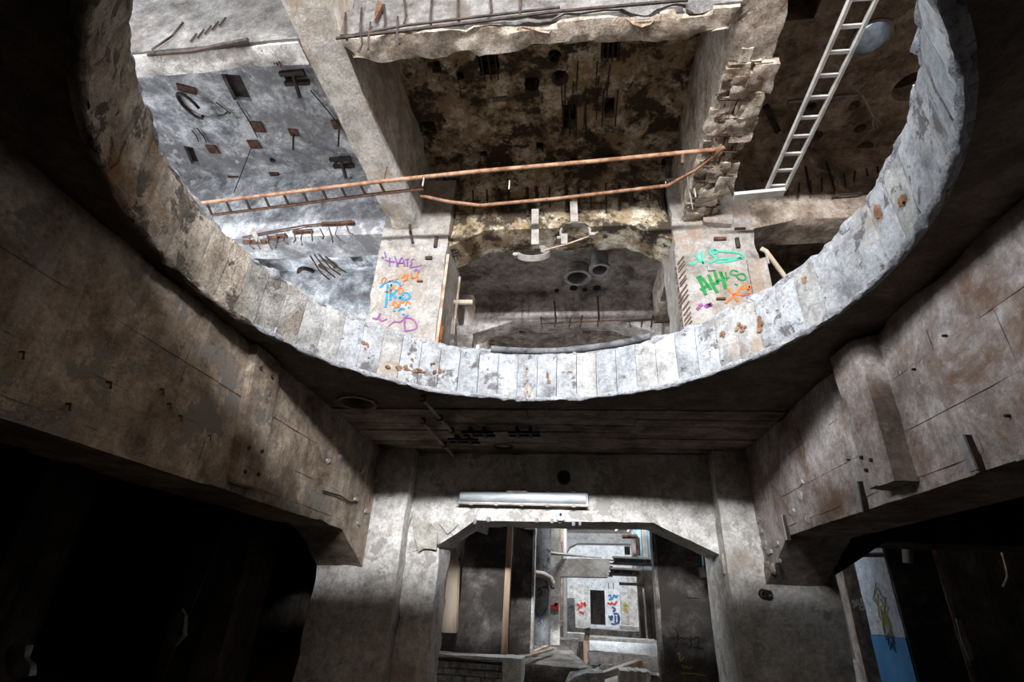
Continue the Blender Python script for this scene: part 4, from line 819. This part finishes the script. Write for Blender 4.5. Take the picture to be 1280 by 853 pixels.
MB().box(a_, b_, 8.72, 9.3, -1.2, pz(640,823,8.75)).rough(.12, .006, .03, 4).build('concrete_block', 'plaster_white', smooth=40, label='pale blue-white block at the end of the brick wall', cat='block')
MB().box(xa, b_-.02, 8.74, 9.2, pz(590,824,8.75), pz(590,820,8.75)).rough(.2, .01, .03, 4).build('coping', 'plaster_white', lw, smooth=40)
r = empty('rough_plank', P(775,838,y=9.6), 'slanting grey plank with red-marked end on the rubble', 'plank')
qa, qb = P(752,845,y=9.85), P(800,829,y=10.05)
MB().bar(qa, qb, .18, .09).build('body', 'wood_grey', r); e_ = (qb-qa).normalized(); MB().bar(qb-e_*.09, qb+e_*.004, .184, .094).build('red_mark', 'rust_orange', r)
xa, xb = P(775,845,y=9.2).x, P(814,845,y=9.2).x
r = empty('concrete_block', P(794,852,y=9.2), 'striped grey concrete block on the rubble below the plank', 'block')
zt2 = pz(794,840,9.2)
MB().box(xa, xb, 9.2, 9.7, -1.2, zt2).rough(.1, .006, .02, 4).build('body', 'conc_pale', r, smooth=40)
for t in (.38, .62): MB().box(xa+(xb-xa)*t-.03, xa+(xb-xa)*t+.03, 9.185, 9.7, -1.2, zt2+.012).build('stripe', 'white_metal' if t < .5 else 'plaster_flake', r)
vbox(805, 810.5, 835, 9.9, .08, -1.2, pz(807,829,9.9), 'wood_pale', 'timber_stub', 'small upright timber stub behind the striped block', 'timber')
slabpx([(712,846),(735,841),(754,842),(758,860),(705,860)], 9.1, .6, 'brick_grey', 'concrete_chunk', 'flat grey concrete chunk between the slab and the striped block', 'rubble', rg=.02)
slabpx([(814,844),(824,845),(832,862),(812,862)], 8.6, .5, 'conc_greydark', 'concrete_chunk', 'small grey chunk against the sooty right pier', 'rubble', rg=.02)
r = empty('wire_tangle', P(743,836,y=9.6), 'tangle of pale wire on the rubble', 'wire')
for k in range(3): MB().tube([P(736+4*k, 841, y=9.6), P(742+2*k, 834-k, y=9.6), P(749+k, 832-k, y=9.65), P(751, 835, y=9.6), P(744+k, 841, y=9.55)], .012, 5).build('loop', 'steel_pale', r)
spots = []
for k in range(400):
    x = random.uniform(-.6, 1.4); y = random.uniform(12.2, 13.3) if k % 2 else random.uniform(16.2, 19.4); s_ = random.uniform(.05, .12)
    if len(spots) > 15 or any(abs(x-a)+abs(y-b) < .4 for a, b in spots) or (y < 13.4 and x < .1) or (y > 16 and x < .35): continue
    spots.append((x, y))
    MB().box(x-s_, x+s_, y-s_, y+s_, -1.21, -1.2+s_*.9).rough(.12, .04, 0, 2, 0, k).build('rubble_lump', 'floor_rubble', smooth=50, label='loose concrete lump scattered on the floor of the far hall', cat='rubble', group='concrete lumps on the floor')
# sooty right pier
a_, b_ = P(824,740,y=9.2).x, P(889,740,y=9.2).x
rp = MB().box(a_, b_, 9.2, 9.9, -1.2, 2.4).rough(.15, .006, .03, 4, 0, 6).build('concrete_pier', 'pier_soot_shade', smooth=35, label='broad sooty pier with black and yellow tags right in the doorway', cat='pier')
MB().box(a_-.05, a_+.012, 9.24, 9.5, -1.2, 2.4).rough(.2, .006).build('corner_strip', 'conc_greydark', rp, smooth=35)  # paler strip paints the lit narrow side of the pier
q = P(860,696,y=9.2); MB().box(q.x-.05, q.x+.05, 9.18, 9.24, q.z-.07, q.z+.07).build('socket_plate', 'rust', rp)
D = (690, 760, 5.333)
strokes('graffiti', rp, [[(785,205),(830,200),(845,180),(820,140)], [(845,180),(835,230),(820,270)], [(840,210),(870,195),(880,215),(905,200),(915,220),(940,205)], [(925,190),(930,240),(925,270)], [(940,215),(985,185),(970,270)], [(940,265),(1010,275)], [(865,245),(905,240)]], .018, 'spray_black', *D, y=9.2, off=.02, label='black scrawled signature')
strokes('graffiti', rp, [[(835,310),(855,300),(850,370),(880,330)], [(870,380),(880,410),(900,385),(910,410),(935,395)], [(860,438),(940,440),(1030,455)]], .018, 'spray_yellow', *D, y=9.2, off=.02, label='yellow scrawled tag')
for px, py, sw in ((832,692,.1), (866,748,.2)):
    q = P(px, py, y=9.2); MB().box(q.x-sw*.5, q.x+sw*.5, 9.192, 9.21, q.z-.006, q.z+.006).build('form_line', 'dark_void', rp)
# right edge of the doorway
r = empty('window_frame', P(890,706,y=8.42), 'dark teal frame behind the right haunch of the doorway', 'frame')
slabpx([(878,688),(899,690),(899,707),(880,707)], 8.5, .1, 'teal_frame', 'panel', par=r); slabpx([(880,708),(906,710),(906,724),(882,722)], 8.42, .4, 'iron', 'sill_box', par=r)
r = empty('down_pipe', P(908,812,y=10.66), 'white plastic pipe at the right edge of the doorway', 'pipe')
MB().tube([P(898,733,y=10.66), P(903,770,y=10.66), P(908,808,y=10.66)], .05, 8).build('pipe_run', 'white_metal', r, smooth=50)
slabpx([(906,806),(914,806),(916,822),(908,822)], 10.6, .15, 'white_metal', 'trap', par=r)
MB().tube([P(899,734,y=10.64), P(894,760,y=10.6), P(899,772,y=10.6), P(898,785,y=10.6), P(893,796,y=10.6)], .02, 6).build('white_cable', 'white_metal', smooth=50, label='white cable curling beside the plastic pipe', cat='cable')
MB().tube([P(870,733,y=9.8), P(903,732,y=9.8)], .02, 6).build('thin_bar', 'iron', label='thin dark bar above the white cable', cat='bar')
slabpx([(884,816),(905,812),(912,880),(890,880)], 10.6, .3, 'white_paint_column', 'rubble_box', 'pale blue box low behind the sooty pier', 'box')
MB().tube([P(903,693,y=7.36), P(906,718,y=7.36)], .025, 8).build('conduit_stub', 'steel_pale', smooth=50, label='short conduit on the inner edge of the lower right column', cat='pipe')

# ================================================================== VIEW UNDER THE RIGHT BEAM
y5 = 9.3
a_, b_ = P(1101,680,y=y5).x, P(1161,680,y=y5).x; zblue = pz(1110,795,y5+1)
bc = empty('painted_column', ((a_+b_)/2, y5, -1.2), 'column painted white above and blue below, seen under the right beam', 'column')
MB().box(a_, b_, y5, y5+1.0, zblue, ZS+.6).rough(.2, .006, .03, 3).build('white_shaft', 'white_paint_column', bc, smooth=35)
MB().box(a_-.004, b_+.004, y5-.004, y5+1.004, -1.2, zblue).build('blue_dado', 'blue_paint', bc)
MB().box(a_+.02, b_+.0, y5-.03, y5+.02, -1.2, ZS+.6).rough(.2, .008, .0, 3).build('shaded_face', 'pier_soot_shade', bc, smooth=35)  # dark sheet paints the shade on the unlit front of the column
MB().bar((b_+.02,y5-.02,-1.2), (b_+.02,y5-.02,ZS+.6), .06, .06).build('corner_angle', 'rust_pale', bc)
strokes('graffiti', bc, [[(0,0),(0,1)]], .01, 'spray_yellow', 1085, 740, 1, x=a_) if False else None
for zc, col_, n_, lab in ((.25, 'spray_yellow', 26, 'faint yellow sprayed scribble'), (-.15, 'spray_navy', 14, None)):
    m = MB(); pts = [Vector((a_-.012, y5+.42+.22*math.sin(i*1.9)*(1-i/60), zc+.3*math.cos(i*1.3)-.012*i)) for i in range(n_)]
    if col_ == 'spray_navy': pts = [Vector((p.x, y5+.4+(p.y-y5-.4)*.6, zc-.1+(p.z-zc)*.35)) for p in pts]
    m.tube(pts, .007, 5); m.build('graffiti', col_, bc, label=lab)
MB().tube([P(1133,664,y=y5-.1), P(1135,705,y=y5-.1)], .07, 10).build('wall_pipe', 'steel_pale', smooth=50, label='pale vertical pipe end on the painted column', cat='pipe')
MB().tube([P(1073,694,y=y5-.04), P(1104,694,y=y5-.04)], .035, 8).build('steel_rod', 'steel_pale', smooth=50, label='short horizontal rod sticking across the painted column', cat='rod')
tw = vbox(1050, 1082, 700, 12.2, .3, -1.2, ZS+.6, 'conc_greydark', 'concrete_pier', 'grey pier with a white tag left of the painted column', 'pier', rg=.006)
strokes('graffiti', tw, [[(1062,748),(1064,757),(1067,749),(1069,757)], [(1070,757),(1072,748),(1074,757)], [(1066,760),(1072,756)], [(1078,756),(1074,760),(1078,764),(1082,758),(1078,755)], [(1077,748),(1078,757)]], .035, 'spray_grey', 0, 0, 1, y=12.2, off=.02, label='pale sprayed tag')
vbox(1050, 1052.5, 700, 11.9, .06, -1.2, ZS+.6, 'rust_pale', 'post', 'thin pale post at the left edge of the right opening', 'post')
wr = vbox(1168, 1330, 690, 10.6, .3, -1.2, ZS+.6, 'wall_dark', 'concrete_pier', 'wide dark brown wall pier right of the painted column', 'pier', rg=.006)
r = empty('torn_banner', P(1208,828,y=9.2), 'torn white banner scrap with a red edge beside the painted column', 'banner')
slabpx([(1195,773),(1203,775),(1206,792),(1213,806),(1219,826),(1212,827),(1203,805)], 9.2, .03, 'white_metal', 'scrap', par=r, rg=.01); slabpx([(1203,780),(1206,779),(1213,798),(1211,800)], 9.19, .03, 'plastic_red', 'red_edge', par=r)
MB().tube([P(1251,686,y=10.57), P(1258,712,y=10.57), P(1259,722,y=10.57), P(1254,734,y=10.57)], .018, 6).build('bent_rod', 'rust_pale', label='thin bent rod against the dark wall at far right', cat='rod')
